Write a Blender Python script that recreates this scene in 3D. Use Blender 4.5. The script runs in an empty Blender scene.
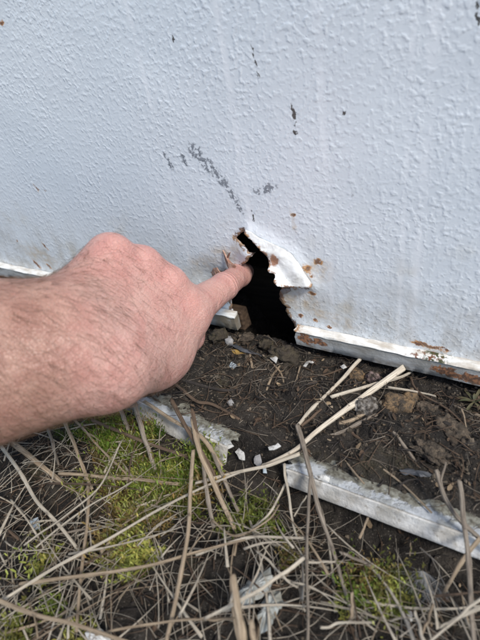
import bpy, bmesh, math, random
import numpy as np
from mathutils import Vector, Matrix, noise
from mathutils.geometry import delaunay_2d_cdt
import openvdb

SC = bpy.context.scene
COL = SC.collection
random.seed(7)
RNG = np.random.default_rng(11)

# ------------------------------------------------------------------ camera
FPX = 465.0                                            # focal length in photo pixels (480 wide)
def unit(v):
    v = np.array(v, float); return v / np.linalg.norm(v)
AX_Z = -unit((125, 640, 465))                          # world up seen in the lens frame
AX_X = unit((816, 179, -465)); AX_X = unit(AX_X - AX_Z * (AX_X @ AX_Z))
AX_Y = np.cross(AX_Z, AX_X)
CAM_M = np.array([AX_X, AX_Y, AX_Z])                   # lens frame -> world
CAM_C = np.array((0.15621, -0.24715, 0.23673))
cam_d = bpy.data.cameras.new('camera'); cam = bpy.data.objects.new('camera', cam_d); COL.objects.link(cam)
rot = Matrix([list(r) for r in (CAM_M @ np.diag((1, -1, -1)))])
cam.matrix_world = Matrix.Translation(Vector(CAM_C)) @ rot.to_4x4()
cam_d.sensor_fit = 'HORIZONTAL'; cam_d.sensor_width = 36; cam_d.lens = FPX / 480 * 36
cam_d.clip_start = 0.01; cam_d.clip_end = 200
cam_d.dof.use_dof = True; cam_d.dof.focus_distance = 0.325; cam_d.dof.aperture_fstop = 15
SC.camera = cam

# ------------------------------------------------------------------ sky, sun, exposure
SUN_EL, SUN_AZ = math.radians(48), math.radians(118)   # azimuth clockwise from +Y: behind and right of the viewer
w = bpy.data.worlds.new('World'); SC.world = w; w.use_nodes = True
nt = w.node_tree
sky = nt.nodes.new('ShaderNodeTexSky'); sky.sky_type = 'NISHITA'; sky.sun_disc = False
sky.sun_elevation = SUN_EL; sky.sun_rotation = SUN_AZ; sky.dust_density = 0.8; sky.air_density = 1.0
bg = nt.nodes['Background']; bg.inputs[1].default_value = 0.145
nt.links.new(sky.outputs[0], bg.inputs[0])
sd = bpy.data.lights.new('sun', 'SUN'); sd.energy = 2.8; sd.angle = math.radians(12); sd.color = (1, .965, .91)
sun = bpy.data.objects.new('sun', sd); COL.objects.link(sun)
dirv = Vector((math.sin(SUN_AZ) * math.cos(SUN_EL), math.cos(SUN_AZ) * math.cos(SUN_EL), math.sin(SUN_EL)))
sun.rotation_euler = dirv.to_track_quat('Z', 'Y').to_euler(); sun.location = dirv * 3
SC.view_settings.view_transform = 'Standard'; SC.view_settings.look = 'None'
SC.view_settings.exposure = 0.30; SC.view_settings.gamma = 1

# ------------------------------------------------------------------ helpers
def ray(px, py): return CAM_M @ np.array([(px - 240) / FPX, (py - 320) / FPX, 1.0])
def on_plane(px, py, axis, val):
    d = ray(px, py); return CAM_C + d * ((val - CAM_C[axis]) / d[axis])
def wallpt(px, py, y=0.0): return on_plane(px, py, 1, y)
def gpt(px, py, z=0.0): return on_plane(px, py, 2, z)
def project(P):
    q = (np.asarray(P) - CAM_C) @ CAM_M
    return q[..., 0] / q[..., 2] * FPX + 240, q[..., 1] / q[..., 2] * FPX + 320

def hash01(ix, iy, seed):
    n = (ix.astype(np.int64) * 374761393 + iy.astype(np.int64) * 668265263 + seed * 974634777) & 0xffffffff
    n = ((n ^ (n >> 13)) * 1274126177) & 0xffffffff
    n = (n ^ (n >> 16)) & 0xffffffff
    return n / 4294967295.0
def vnoise(x, y, seed=0):
    x = np.asarray(x, float); y = np.asarray(y, float)
    ix = np.floor(x); iy = np.floor(y); fx = x - ix; fy = y - iy
    fx = fx * fx * (3 - 2 * fx); fy = fy * fy * (3 - 2 * fy)
    a = hash01(ix, iy, seed); b = hash01(ix + 1, iy, seed); c = hash01(ix, iy + 1, seed); d = hash01(ix + 1, iy + 1, seed)
    return (a * (1 - fx) + b * fx) * (1 - fy) + (c * (1 - fx) + d * fx) * fy - .5
def fbm(x, y, oct=3, seed=0):
    s = 0; a = 1.
    for i in range(oct):
        s = s + a * vnoise(x, y, seed + i); x = np.asarray(x) * 2.03 + 7.1; y = np.asarray(y) * 2.03 - 3.3; a *= .5
    return s
def sstep(a, b, x):
    t = np.clip((np.asarray(x) - a) / (b - a), 0, 1); return t * t * (3 - 2 * t)

def mesh_obj(name, verts, faces, mat, parent=None, smooth=True):
    me = bpy.data.meshes.new(name)
    me.from_pydata([tuple(map(float, v)) for v in verts], [], [tuple(map(int, q)) for q in faces])
    me.materials.append(mat)
    if smooth: me.polygons.foreach_set('use_smooth', [True] * len(me.polygons))
    o = bpy.data.objects.new(name, me); COL.objects.link(o)
    if parent: o.parent = parent
    return o
def tag(o, label, cat, group=None, kind=None):
    if label: o['label'] = label
    if cat: o['category'] = cat
    if group: o['group'] = group
    if kind: o['kind'] = kind
    return o
def color_attr(o, name, cols):
    cols = np.asarray(cols, np.float32)
    if cols.ndim == 1: cols = np.stack([cols, cols, cols], 1)
    a = o.data.color_attributes.new(name, 'FLOAT_COLOR', 'POINT')
    a.data.foreach_set('color', np.concatenate([cols, np.ones((len(cols), 1), np.float32)], 1).ravel())

# ------------------------------------------------------------------ materials
class NT:
    def __init__(s, name):
        s.m = bpy.data.materials.new(name); s.m.use_nodes = True; s.t = s.m.node_tree
        s.b = s.t.nodes['Principled BSDF']
        s.tc = s.t.nodes.new('ShaderNodeTexCoord'); s.P = s.tc.outputs['Object']; s.Q = None
    def set(s, sock, v):
        if isinstance(v, bpy.types.NodeSocket): s.t.links.new(v, sock)
        elif isinstance(v, (tuple, list)) and len(v) == 3 and sock.type == 'RGBA': sock.default_value = (*v, 1)
        else: sock.default_value = v
    def n(s, typ, props=None, out=0, **ins):
        nd = s.t.nodes.new('ShaderNode' + typ)
        for k, v in (props or {}).items(): setattr(nd, k, v)
        for k, v in ins.items():
            sock = nd.inputs[int(k[1:])] if k[0] == 'i' and k[1:].isdigit() else nd.inputs[k.replace('_', ' ')]
            s.set(sock, v)
        return nd.outputs[out]
    def math(s, op, a, b=0.0): return s.n('Math', {'operation': op}, i0=a, i1=b)
    def mul(s, a, b): return s.math('MULTIPLY', a, b)
    def add(s, a, b): return s.math('ADD', a, b)
    def ramp(s, v, a, b, lo=0., hi=1., smooth=True):
        return s.n('MapRange', {'interpolation_type': 'SMOOTHSTEP' if smooth else 'LINEAR'}, i0=v, i1=a, i2=b, i3=lo, i4=hi)
    def noise(s, scale, detail=2., rough=.5, vec=None, dist=0.):
        return s.n('TexNoise', Vector=vec or s.P, Scale=scale, Detail=detail, Roughness=rough, Distortion=dist)
    def mix(s, f, a, b):
        nd = s.t.nodes.new('ShaderNodeMix'); nd.data_type = 'RGBA'
        s.set(nd.inputs[0], f); s.set(nd.inputs[6], a); s.set(nd.inputs[7], b); return nd.outputs[2]
    def map(s, scale=(1, 1, 1), loc=(0, 0, 0), rot=(0, 0, 0), typ='POINT', vec=None):
        return s.n('Mapping', {'vector_type': typ}, Vector=vec or s.P, Location=loc, Rotation=rot, Scale=scale)
    def attr(s, name): return s.n('Attribute', {'attribute_name': name})
    def spot(s, c, ang, lx, lz, soft=.2, flat=1):
        if s.Q is None:
            nz = s.n('TexNoise', out=1, Vector=s.P, Scale=210., Detail=3., Roughness=.65)
            nz = s.n('VectorMath', {'operation': 'SUBTRACT'}, i0=nz, i1=(.5, .5, .5))
            nz = s.n('VectorMath', {'operation': 'MULTIPLY'}, i0=nz, i1=(.007, .007, .007))
            s.Q = s.n('VectorMath', {'operation': 'ADD'}, i0=s.P, i1=nz)
        v = s.map(scale=(lx, 1, lz), loc=(c[0], 0, c[2]), rot=(0, ang, 0), typ='TEXTURE', vec=s.Q)
        v = s.n('VectorMath', {'operation': 'MULTIPLY'}, i0=v, i1=(1, 0, 1))
        l = s.n('VectorMath', {'operation': 'LENGTH'}, out=1, i0=v)
        return s.ramp(l, soft, 1., 1., 0.)
    def bump(s, h, dist, strength=1., normal=None):
        nd = s.t.nodes.new('ShaderNodeBump'); s.set(nd.inputs['Height'], h)
        nd.inputs['Distance'].default_value = dist; nd.inputs['Strength'].default_value = strength
        if normal: s.t.links.new(normal, nd.inputs['Normal'])
        return nd.outputs[0]
    def done(s, col, rough=.6, normal=None, spec=.5, **kw):
        s.set(s.b.inputs['Base Color'], col); s.set(s.b.inputs['Roughness'], rough)
        s.b.inputs['Specular IOR Level'].default_value = spec
        if normal: s.t.links.new(normal, s.b.inputs['Normal'])
        for k, v in kw.items(): s.set(s.b.inputs[k.replace('_', ' ')], v)
        return s.m

RUST = (.16, .055, .02); RUST_O = (.36, .15, .04)

def mat_wall():
    s = NT('white_stucco_metal')
    warp = s.noise(60, 1)
    n1 = s.noise(290, 1.2, .45, dist=.15)
    n2 = s.noise(400, 1., .5, vec=s.map(loc=(3, 1, 7)), dist=.3)
    h = s.add(s.mul(s.ramp(n1, .44, .76), .9), s.mul(s.ramp(n2, .50, .76), .40))
    h = s.mul(h, s.ramp(s.noise(24, 2), .3, .7, .6, 1.1))
    # faint vertical ribs where the embossing is flattened
    x = s.n('SeparateXYZ', Vector=s.P)
    ribs = None
    for px, py, wd in ((429, 100, .0030), (324, 150, .0024), (232, 100, .0026), (405, 200, .0016), (150, 100, .002)):
        c = wallpt(px, py)[0]
        d = s.math('ABSOLUTE', s.math('SUBTRACT', x, float(c)))
        r = s.ramp(d, 0., wd * 1.6, 1., 0.)
        ribs = r if ribs is None else s.math('MAXIMUM', ribs, r)
    ribs = s.mul(ribs, s.ramp(s.noise(35, 2), .25, .6))
    h = s.mul(h, s.ramp(ribs, 0, 1, 1, .55))
    low = s.noise(9, 2)
    nrm = s.bump(low, .004, .6)
    nrm = s.bump(h, .00023, 1., nrm)
    base = s.mix(s.ramp(s.noise(6, 3), .3, .7), (.735, .775, .805), (.785, .81, .83))
    base = s.mix(s.mul(ribs, .75), base, (.87, .885, .90))
    # weathered grime that gathers towards the bottom edge, with soft run marks
    z = s.n('SeparateXYZ', out=2, Vector=s.P)
    runs = s.noise(1., 4, .6, vec=s.map(scale=(90, 1, 7)))
    gr = s.mul(s.ramp(z, .02, .11, 1., 0.), s.ramp(s.add(s.mul(s.noise(55, 4, .65), .7), s.mul(runs, .4)), .42, .75))
    base = s.mix(s.mul(gr, .75), base, (.40, .37, .32))
    spl = s.mul(s.ramp(s.noise(520, 3, .7, vec=s.map(loc=(6, 1, 9))), .60, .66), s.ramp(z, .024, .075, 1., 0.))
    base = s.mix(s.mul(spl, .7), base, (.20, .16, .12))
    pits = s.mul(s.ramp(s.noise(260, 2, .6, vec=s.map(loc=(9, 2, 4))), .68, .74), s.ramp(s.noise(20, 2), .45, .65))
    base = s.mix(s.mul(pits, .5), base, (.30, .30, .30))
    yel = s.mul(s.ramp(s.noise(28, 3, .6, vec=s.map(loc=(1, 5, 2))), .55, .75), s.ramp(z, .05, .14, 1., 0.))
    base = s.mix(s.mul(yel, .35), base, (.52, .42, .25))
    # grey scuffs where the paint is rubbed through
    sc = s.ramp(s.noise(420, 2, .6, vec=s.map(scale=(1.4, 1, .7), rot=(0, .6, 0))), .42, .52)
    def many(L):
        out = None
        for px, py, ang, a, b in L:
            m = s.spot(wallpt(px, py), math.radians(ang), a, b)
            out = m if out is None else s.math('MAXIMUM', out, m)
        return out
    dark = many(((196, 152, 48, .011, .0062), (207, 164, 42, .013, .0066), (222, 181, 45, .013, .0050), (232, 194, 55, .010, .0038), (239, 207, 65, .008, .0028),
                 (168, 161, 68, .0100, .0030), (184, 160, 70, .0080, .0026), (270, 187, -8, .007, .0036), (262, 191, 0, .009, .0036)))
    base = s.mix(s.mul(s.mul(s.ramp(dark, .05, .6), s.mul(s.ramp(s.noise(300, 3, .65, vec=s.map(loc=(2, 8, 3))), .42, .50), s.ramp(n1, .36, .48))), .9), base, (.21, .225, .25))
    line = many(((255, 62, 83, .011, .0011), (294, 118, 86, .011, .0014), (296, 131, 60, .003, .0018), (174, 39, 40, .0022, .0014),
                 (253, 215, 80, .006, .0008), (343, 112, 0, .0018, .0012), (477, 15, 80, .008, .0012)))
    base = s.mix(s.mul(s.ramp(line, .1, .5), s.ramp(s.noise(300, 2), .36, .5)), base, (.10, .095, .09))
    # rust blooms
    rn = s.noise(240, 3, .65)
    ru = many(((308, 268, 0, .0055, .0050), (313, 275, 0, .003, .003), (312, 293, 10, .0055, .0042), (293, 215, 0, .0035, .0028),
               (45, 246, 55, .0085, .0022), (37, 264, 50, .012, .0035), (49, 266, 50, .006, .003), (17, 241, 0, .0025, .002), (36, 188, 70, .006, .002),
               (1, 23, 0, .004, .003),
               (430, 346, 12, .016, .0028), (418, 344, 12, .008, .0022), (444, 349, 12, .006, .002), (329, 327, 12, .004, .0016), (315, 320, 0, .003, .002),
               (318, 262, 0, .006, .004), (45, 190, 0, .002, .001), (300, 316, 0, .004, .003)))
    rm = s.ramp(s.mul(ru, s.ramp(rn, .2, .68)), .10, .62)
    rc = s.mix(s.ramp(s.add(ru, s.mul(s.noise(500, 2), .7)), .95, 1.35), (.52, .24, .065), (.15, .06, .028))
    base = s.mix(s.mul(rm, s.ramp(ru, .0, .7, .35, .95)), base, rc)
    st = many(((222, 254, -10, .018, .010), (205, 262, -10, .022, .010), (236, 246, 40, .010, .007), (300, 300, 0, .022, .012), (330, 318, 12, .03, .008), (40, 255, 10, .04, .014), (320, 270, 0, .014, .012), (309, 277, 82, .016, .0035), (313, 303, 85, .014, .003), (293, 221, 85, .012, .0022), (430, 352, 80, .01, .008)))
    base = s.mix(s.mul(s.mul(st, s.ramp(s.noise(130, 4, .65), .3, .75)), .75), base, (.52, .38, .22))
    e = s.attr('edge')
    em = s.ramp(s.mul(e, s.ramp(s.noise(330, 3, .6), .25, .7)), .16, .34)
    base = s.mix(s.mul(em, .92), base, s.mix(s.ramp(s.noise(160, 2), .4, .6), (.12, .055, .03), (.40, .24, .12)))
    rough = s.add(.22, s.mul(s.math('MAXIMUM', em, rm), .45))
    return s.done(base, rough, nrm, .5)

def mat_flap():
    s = NT('folded_white_metal')
    e = s.attr('edge')
    em = s.ramp(s.mul(e, s.ramp(s.noise(300, 3, .6), .3, .7)), .22, .5)
    base = s.mix(s.ramp(s.noise(60, 4, .6), .35, .7), (.78, .79, .78), (.60, .585, .55))
    sp = s.ramp(s.noise(420, 2), .70, .76)
    base = s.mix(sp, base, (.25, .22, .2))
    base = s.mix(s.mul(em, .9), base, s.mix(s.ramp(s.noise(260, 3), .35, .65), (.13, .055, .03), (.44, .23, .09)))
    ru = s.spot(wallpt(275, 258, -.005), 0, .0038, .0045, .6)
    base = s.mix(s.mul(ru, .95), base, s.mix(s.noise(400), (.2, .09, .05), (.36, .18, .1)))
    cz = s.n('TexVoronoi', {'feature': 'DISTANCE_TO_EDGE'}, Vector=s.Q or s.P, Scale=130.)
    h = s.add(s.mul(s.ramp(s.noise(235, 1), .47, .74), .6), s.mul(s.ramp(cz, 0., .3), .35))
    return s.done(base, .36, s.bump(h, .0006, .6))

def mat_trim(kind):
    s = NT('trim_' + kind)
    if kind == 'lip':
        base = s.mix(s.ramp(s.noise(1, 4, .6, vec=s.map(scale=(60, 200, 200))), .38, .7), (.80, .79, .74), (.52, .46, .38))
        mossy = s.mul(s.spot(gpt(439, 352, .025), 0, .012, .02, .3), s.ramp(s.noise(420, 2), .42, .55))
        base = s.mix(mossy, base, (.06, .065, .025))
        ru = s.mul(s.spot(wallpt(425, 345, -.004), 0, .016, .03, .3), s.ramp(s.noise(330, 2, vec=s.map(loc=(3, 3, 3))), .5, .6))
        base = s.mix(ru, base, RUST)
        ru = s.mul(s.spot(wallpt(296, 327, -.004), 0, .006, .03, .3), s.ramp(s.noise(330, 2), .4, .6))
        base = s.mix(ru, base, (.35, .2, .1))
        return s.done(base, .5, s.bump(s.noise(250, 3), .0008, .7))
    base = s.mix(s.ramp(s.noise(1, 4, .6, vec=s.map(scale=(50, 120, 160))), .3, .7), (.40, .405, .40), (.22, .21, .19))
    ru = None
    for px, py, a, b, t in ((307, 339, .012, .0075, .2), (318, 342, .010, .005, .2), (446, 371, .013, .005, .2), (470, 379, .014, .006, .2), (455, 377, .02, .0025, .2)):
        m = s.spot(wallpt(px, py, -.0065), .1, a, b, t); ru = m if ru is None else s.math('MAXIMUM', ru, m)
    m = s.ramp(s.mul(ru, s.ramp(s.noise(260, 3, .65), .3, .62)), .12, .32)
    base = s.mix(s.mul(m, .92), base, s.mix(s.ramp(s.noise(420, 2), .4, .6), (.10, .045, .022), (.30, .125, .05)))
    dl = s.mul(s.spot(wallpt(226, 318, -.0065), 0., .02, .03, .3), s.ramp(s.noise(160, 4, .65), .25, .5))
    base = s.mix(s.mul(dl, .92), base, (.17, .14, .10))
    bot = s.mul(s.ramp(s.n('SeparateXYZ', out=2, Vector=s.P), .011, .016, 1, 0), s.ramp(s.noise(180, 3), .4, .65))
    base = s.mix(s.mul(bot, .7), base, (.14, .11, .08))
    return s.done(base, .6, s.bump(s.noise(300, 4, .6), .0006, .8))

def mat_strip(kind):
    s = NT('strip_' + kind)
    if kind == 'face':
        base = s.mix(s.ramp(s.noise(55, 4, .6), .35, .72), (.72, .70, .66), (.40, .38, .34))
        sp = s.ramp(s.noise(260, 5, .75), .54, .68)
        base = s.mix(s.mul(sp, .75), base, (.25, .215, .17))
        base = s.mix(s.mul(s.ramp(s.noise(30, 4, .7, vec=s.map(loc=(2, 2, 2))), .52, .66), .6), base, (.32, .28, .22))
        return s.done(base, .8, s.bump(s.noise(220, 5, .7), .0012, .9), .25)
    n = s.ramp(s.add(s.mul(s.noise(75, 4, .65), .8), s.mul(s.noise(320, 3), .3)), .42, .62)
    blue = s.mix(s.ramp(s.noise(180, 4, .7), .35, .7), (.33, .345, .355), (.50, .515, .52))
    dirt = s.mix(s.ramp(s.noise(260, 5, .7), .35, .65), (.075, .065, .045), (.25, .245, .20))
    a = s.attr('dirt')
    f = s.ramp(s.add(s.mul(a, .85), s.mul(n, .55)), .46, .86)
    base = s.mix(f, blue, dirt)
    return s.done(base, .7, s.bump(s.add(s.noise(350, 4, .7), f), .0009, .8))

def mat_soil():
    s = NT('dark_soil')
    n = s.noise(70, 5, .65); m = s.noise(420, 4, .7)
    base = s.mix(s.ramp(n, .33, .68), (.016, .0138, .012), (.050, .042, .034))
    base = s.mix(s.mul(s.ramp(m, .56, .72), .55), base, (.12, .105, .085))
    base = s.mix(s.mul(s.ramp(s.noise(900, 2), .66, .72), .6), base, (.28, .25, .21))
    base = s.mix(s.mul(s.ramp(s.noise(26, 3, vec=s.map(loc=(4, 4, 0))), .58, .72), .4), base, (.10, .085, .045))
    return s.done(base, .92, s.bump(s.add(m, s.mul(s.noise(1100, 3), .6)), .0022, 1.), .25)

def mat_simple(name, c1, c2, scale=200, rough=.8, bump=.0008, stretch=None, attr=None, spec=.3, lo=.3, hi=.7, soil=False):
    s = NT(name)
    v = s.map(scale=stretch) if stretch else None
    base = s.mix(s.ramp(s.noise(scale, 4, .6, vec=v), lo, hi), c1, c2)
    if soil:
        base = s.mix(s.ramp(s.noise(140, 5, .7, vec=s.map(loc=(5, 1, 2))), float(soil) if soil is not True else .40, (float(soil) if soil is not True else .40) + .18), base, (.05, .04, .03))
    if attr:
        nd = s.t.nodes.new('ShaderNodeMix'); nd.data_type = 'RGBA'; nd.blend_type = 'MULTIPLY'; nd.inputs[0].default_value = 1
        s.set(nd.inputs[6], base); s.set(nd.inputs[7], s.attr(attr)); base = nd.outputs[2]
    return s.done(base, rough, s.bump(s.noise(scale * 2, 3, .6, vec=v), bump, .8), spec)

def mat_straw(name, c1, c2, fleck):
    s = NT(name)
    u = s.attr('along')                         # R = distance along, G = angle round, B = random
    v = s.n('VectorMath', {'operation': 'MULTIPLY'}, i0=u, i1=(30., 13., 40.))
    base = s.mix(s.ramp(s.n('TexNoise', Vector=v, Scale=1., Detail=5., Roughness=.7), .40, .60), c1, c2)
    base = s.mix(s.mul(s.ramp(s.noise(180, 3, .6), .60, .72), .7), base, fleck)
    v2 = s.n('VectorMath', {'operation': 'MULTIPLY'}, i0=u, i1=(10., 22., 7.))
    return s.done(base, .72, s.bump(s.n('TexNoise', Vector=v2, Scale=1., Detail=3.), .0010, 1.), .3)

def mat_moss():
    s = NT('moss_green')
    a = s.attr('tint')
    s.b.inputs['Subsurface Weight'].default_value = 0.0
    tr = s.t.nodes.new('ShaderNodeBsdfTranslucent'); s.set(tr.inputs[0], a)
    m = s.done(a, .55, None, .35)
    mx = s.t.nodes.new('ShaderNodeMixShader'); mx.inputs[0].default_value = .3
    s.t.links.new(s.b.outputs[0], mx.inputs[1]); s.t.links.new(tr.outputs[0], mx.inputs[2])
    s.t.links.new(mx.outputs[0], s.t.nodes['Material Output'].inputs[0])
    return m

def mat_skin():
    s = NT('skin')
    a = s.attr('red')                           # R: natural redness over knuckles, G: weathered/tan forearm, B: finger crease
    sep = s.n('SeparateColor', Color=a); sg = s.n('SeparateColor', out=1, Color=a); sb = s.n('SeparateColor', out=2, Color=a)
    mot = s.noise(95, 3, .6); mo2 = s.noise(28, 3, .6, vec=s.map(loc=(2, 1, 5)))
    base = s.mix(s.ramp(mot, .35, .66), (.62, .36, .305), (.565, .29, .245))
    base = s.mix(s.mul(s.ramp(mo2, .40, .66), .4), base, (.61, .39, .325))
    base = s.mix(s.mul(sg, .85), base, s.mix(s.ramp(mot, .35, .66), (.41, .235, .172), (.33, .172, .125)))
    base = s.mix(s.mul(sep, .32), base, (.62, .265, .23))
    fr = s.ramp(s.noise(520, 2, .6, vec=s.map(loc=(7, 7, 1))), .70, .78)
    base = s.mix(s.mul(fr, .35), base, (.30, .12, .08))
    cell = s.n('TexVoronoi', {'feature': 'DISTANCE_TO_EDGE'}, Vector=s.P, Scale=720.)
    cr = s.noise(330, 3, .6, dist=.8)
    mid = s.noise(120, 3, .55, dist=.6)
    wr = s.noise(1., 3, .6, vec=s.map(scale=(260, 90, 420), rot=(.3, .9, .5)), dist=.5)
    nrm = s.bump(s.add(mid, s.mul(wr, .5)), .0015, .7)
    nrm = s.bump(s.add(s.mul(s.ramp(cell, 0, .1), .35), cr), .0006, .8, nrm)
    nrm = s.bump(sb, .0007, .8, nrm)
    base = s.mix(s.mul(s.ramp(sb, .75, .35), .0), base, (.4, .15, .12))
    return s.done(base, .46, nrm, .4, Subsurface_Weight=.25, Subsurface_Radius=(1., .35, .2), Subsurface_Scale=.003)

M = dict(wall=mat_wall(), flap=mat_flap(), lip=mat_trim('lip'), trim=mat_trim('face'), strip_face=mat_strip('face'), strip_top=mat_strip('top'),
         soil=mat_soil(), moss=mat_moss(), skin=mat_skin(),
         wood=mat_simple('old_wood', (.045, .028, .018), (.11, .07, .042), 1, .8, .0008, (30, 200, 260)),
         dark_wood=mat_simple('shade_dark_wood', (.014, .011, .009), (.03, .023, .017), 1, .9, .001, (20, 180, 220)),  # cavity wood, its colour darkened to carry the shade inside the hole
         liner=mat_simple('shade_dark_board', (.010, .009, .008), (.022, .018, .015), 40, .95),  # near-black colour stands in for the unlit depth behind the panel
         crumb=mat_simple('soil_crumb', (.035, .028, .021), (.12, .095, .068), 90, .95, .0008, None, 'tint'),
         pale=mat_straw('pale_straw', (.84, .75, .60), (.60, .50, .38), (.22, .17, .13)),
         tan=mat_straw('tan_straw', (.62, .49, .34), (.32, .23, .15), (.11, .08, .06)),
         grey=mat_straw('grey_stalk', (.44, .37, .29), (.19, .15, .115), (.09, .07, .055)),
         brown=mat_straw('brown_twig', (.22, .15, .10), (.12, .08, .055), (.05, .035, .025)),
         dark=mat_straw('dark_twig', (.085, .07, .06), (.04, .033, .03), (.14, .11, .09)),
         leafbit=mat_simple('dead_leaf_bits', (1., 1., 1.), (.6, .6, .6), 300, .8, .0006, None, 'tint'),
         rustwood=mat_simple('torn_brown', (.26, .13, .085), (.46, .30, .23), 250, .7),
         chip=mat_simple('white_chip', (.60, .59, .56), (.42, .41, .38), 120, .7, .0010, soil=.50),
         pebble=mat_simple('grey_pebble', (.36, .35, .345), (.24, .23, .22), 160, .7, .0008, soil=.58),
         blue=mat_simple('blue_chip', (.50, .56, .60), (.36, .42, .46), 160, .5, .0004),
         ochre=mat_simple('ochre_stone', (.30, .19, .095), (.13, .09, .055), 95, .95, .005, soil=True),
         greystone=mat_simple('grey_stone', (.34, .31, .27), (.17, .15, .13), 110, .95, .005, soil=True),
         brownstone=mat_simple('brown_clod', (.15, .115, .08), (.055, .042, .031), 90, .95, .006, soil=True),
         pink=mat_simple('pink_stone', (.30, .22, .20), (.18, .13, .12), 120, .95, .004, soil=True),
         clod=mat_simple('mossy_clod', (.10, .082, .05), (.035, .028, .02), 90, .95, .006, soil=True),
         leafy=mat_simple('yellow_leaf', (.44, .28, .08), (.25, .16, .06), 120, .6, .0004),
         weed=mat_simple('weed_leaf', (.045, .055, .025), (.13, .11, .06), 120, .6, .0004),
         fluff=mat_simple('white_fluff', (.75, .75, .73), (.6, .6, .58), 100, .8, .0001),
         hair=mat_simple('arm_hair', (.10, .055, .03), (.20, .12, .07), 100, .5, .00002),
         slate=mat_simple('dark_shard', (.05, .052, .055), (.10, .10, .105), 1, .45, .0004, (50, 300, 200)))
pl = NT('plastic_scrap')
M['plastic'] = pl.done(pl.mix(pl.ramp(pl.noise(140, 4, .7), .35, .68), (.42, .44, .42), (.26, .25, .21)), .4, pl.bump(pl.noise(260, 3), .001, .7), .5, Alpha=.82)

# ------------------------------------------------------------------ ground
STRIP_Y = -0.094
def ground_h(x, y):
    x = np.asarray(x, float); y = np.asarray(y, float)
    h = .0045 * fbm(x * 28, y * 28, 3, 3) + .0040 * fbm(x * 110, y * 110, 3, 21) + .0022 * np.abs(fbm(x * 330, y * 330, 2, 40))
    back = sstep(-.108, -.094, y)                              # soil banked up behind the fallen trim
    h = h + .0135 * back * (1 - .75 * sstep(-.06, -.012, y))
    hollow = sstep(-.098, -.112, y) * sstep(.045, .075, x) * (1 - sstep(-.125, -.15, y))
    h = h - .013 * hollow
    moss = np.exp(-(((x + .03) / .085) ** 2 + ((y + .155) / .05) ** 2))
    h = h + .006 * moss
    h = h - .045 * sstep(.002, .022, y) * np.exp(-((x - 0) / .05) ** 4)
    far = sstep(.6, 2.5, np.hypot(x, y))
    return h * (1 - .6 * far) + .05 * far * fbm(x * .7, y * .7, 2, 77) - .002
def graded(lo, hi, step, far, grow=1.22):
    c = list(np.arange(lo, hi + 1e-9, step)); a, s = lo, step
    left = []
    while a > -far: s *= grow; a -= s; left.append(a)
    b, s = c[-1], step; right = []
    while b < far: s *= grow; b += s; right.append(b)
    return np.array(left[::-1] + c + right)
xs = graded(-.30, .30, .0016, 30); ys = graded(-.30, .075, .0016, 30)
GX, GY = np.meshgrid(xs, ys); GZ = ground_h(GX, GY)
nx, ny = len(xs), len(ys); idx = np.arange(nx * ny).reshape(ny, nx)
quads = np.stack([idx[:-1, :-1], idx[:-1, 1:], idx[1:, 1:], idx[1:, :-1]], -1).reshape(-1, 4)
me = bpy.data.meshes.new('ground'); vv = np.stack([GX, GY, GZ], -1).reshape(-1, 3).astype(np.float32)
me.vertices.add(len(vv)); me.vertices.foreach_set('co', vv.ravel())
me.loops.add(quads.size); me.loops.foreach_set('vertex_index', quads.ravel().astype(np.int32))
me.polygons.add(len(quads)); me.polygons.foreach_set('loop_start', np.arange(0, quads.size, 4, dtype=np.int32))
me.update(calc_edges=True); me.validate(); me.polygons.foreach_set('use_smooth', [True] * len(me.polygons)); me.materials.append(M['soil'])
ground = bpy.data.objects.new('ground', me); COL.objects.link(ground); ground['kind'] = 'structure'

# ------------------------------------------------------------------ the wall
wall = bpy.data.objects.new('metal_wall', None); COL.objects.link(wall)
tag(wall, 'white embossed metal wall with a torn rusty hole near its base', 'wall', None, 'thing')

HOLE_PX = [(244, 231), (251, 233), (258, 238), (270, 243), (283, 249), (291, 254), (299, 264), (306, 275), (312, 284.5), (298, 285), (283, 285.5),
           (281.5, 289), (280, 297), (283, 303), (287, 307), (285.5, 311), (289, 317), (294, 324), (303, 352), (236, 352), (234, 318),
           (230, 300), (222, 288), (214, 280), (211.5, 275), (218, 276.5), (226, 272.5), (233, 269.5), (238, 268), (248, 260.5), (255.5, 252.5), (249, 246.5), (241.5, 241), (236.5, 237.5)]
hole = []
for i, a in enumerate(HOLE_PX):
    b = HOLE_PX[(i + 1) % len(HOLE_PX)]
    A = wallpt(*a)[[0, 2]]; B = wallpt(*b)[[0, 2]]
    n = max(1, int(np.linalg.norm(B - A) / .0016))
    for k in range(n):
        q = A + (B - A) * k / n
        if k: q = q + RNG.normal(0, .00032, 2)
        hole.append(q)
hole = np.array(hole)
def in_poly(P, poly):
    x, y = P[:, 0], P[:, 1]; r = np.zeros(len(P), bool); j = len(poly) - 1
    for i in range(len(poly)):
        xi, yi = poly[i]; xj, yj = poly[j]
        c = ((yi > y) != (yj > y)) & (x < (xj - xi) * (y - yi) / (yj - yi + 1e-15) + xi)
        r ^= c; j = i
    return r
def dist_poly(P, poly):
    d = np.full(len(P), 9.)
    for i in range(len(poly)):
        a = poly[i]; b = poly[(i + 1) % len(poly)]; ab = b - a
        t = np.clip(((P - a) @ ab) / (ab @ ab + 1e-15), 0, 1)
        d = np.minimum(d, np.linalg.norm(P - a - t[:, None] * ab, axis=1))
    return d
X0, X1, Z0, Z1 = -2.4, 1.8, .0125, 1.5
pts = []
def gridpts(x0, x1, z0, z1, st, jit=.25):
    gx, gz = np.meshgrid(np.arange(x0, x1, st), np.arange(z0, z1, st))
    p = np.stack([gx.ravel(), gz.ravel()], 1); return p + RNG.uniform(-jit, jit, p.shape) * st
fine = gridpts(-.075, .085, Z0 + .001, .135, .0017)
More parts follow.
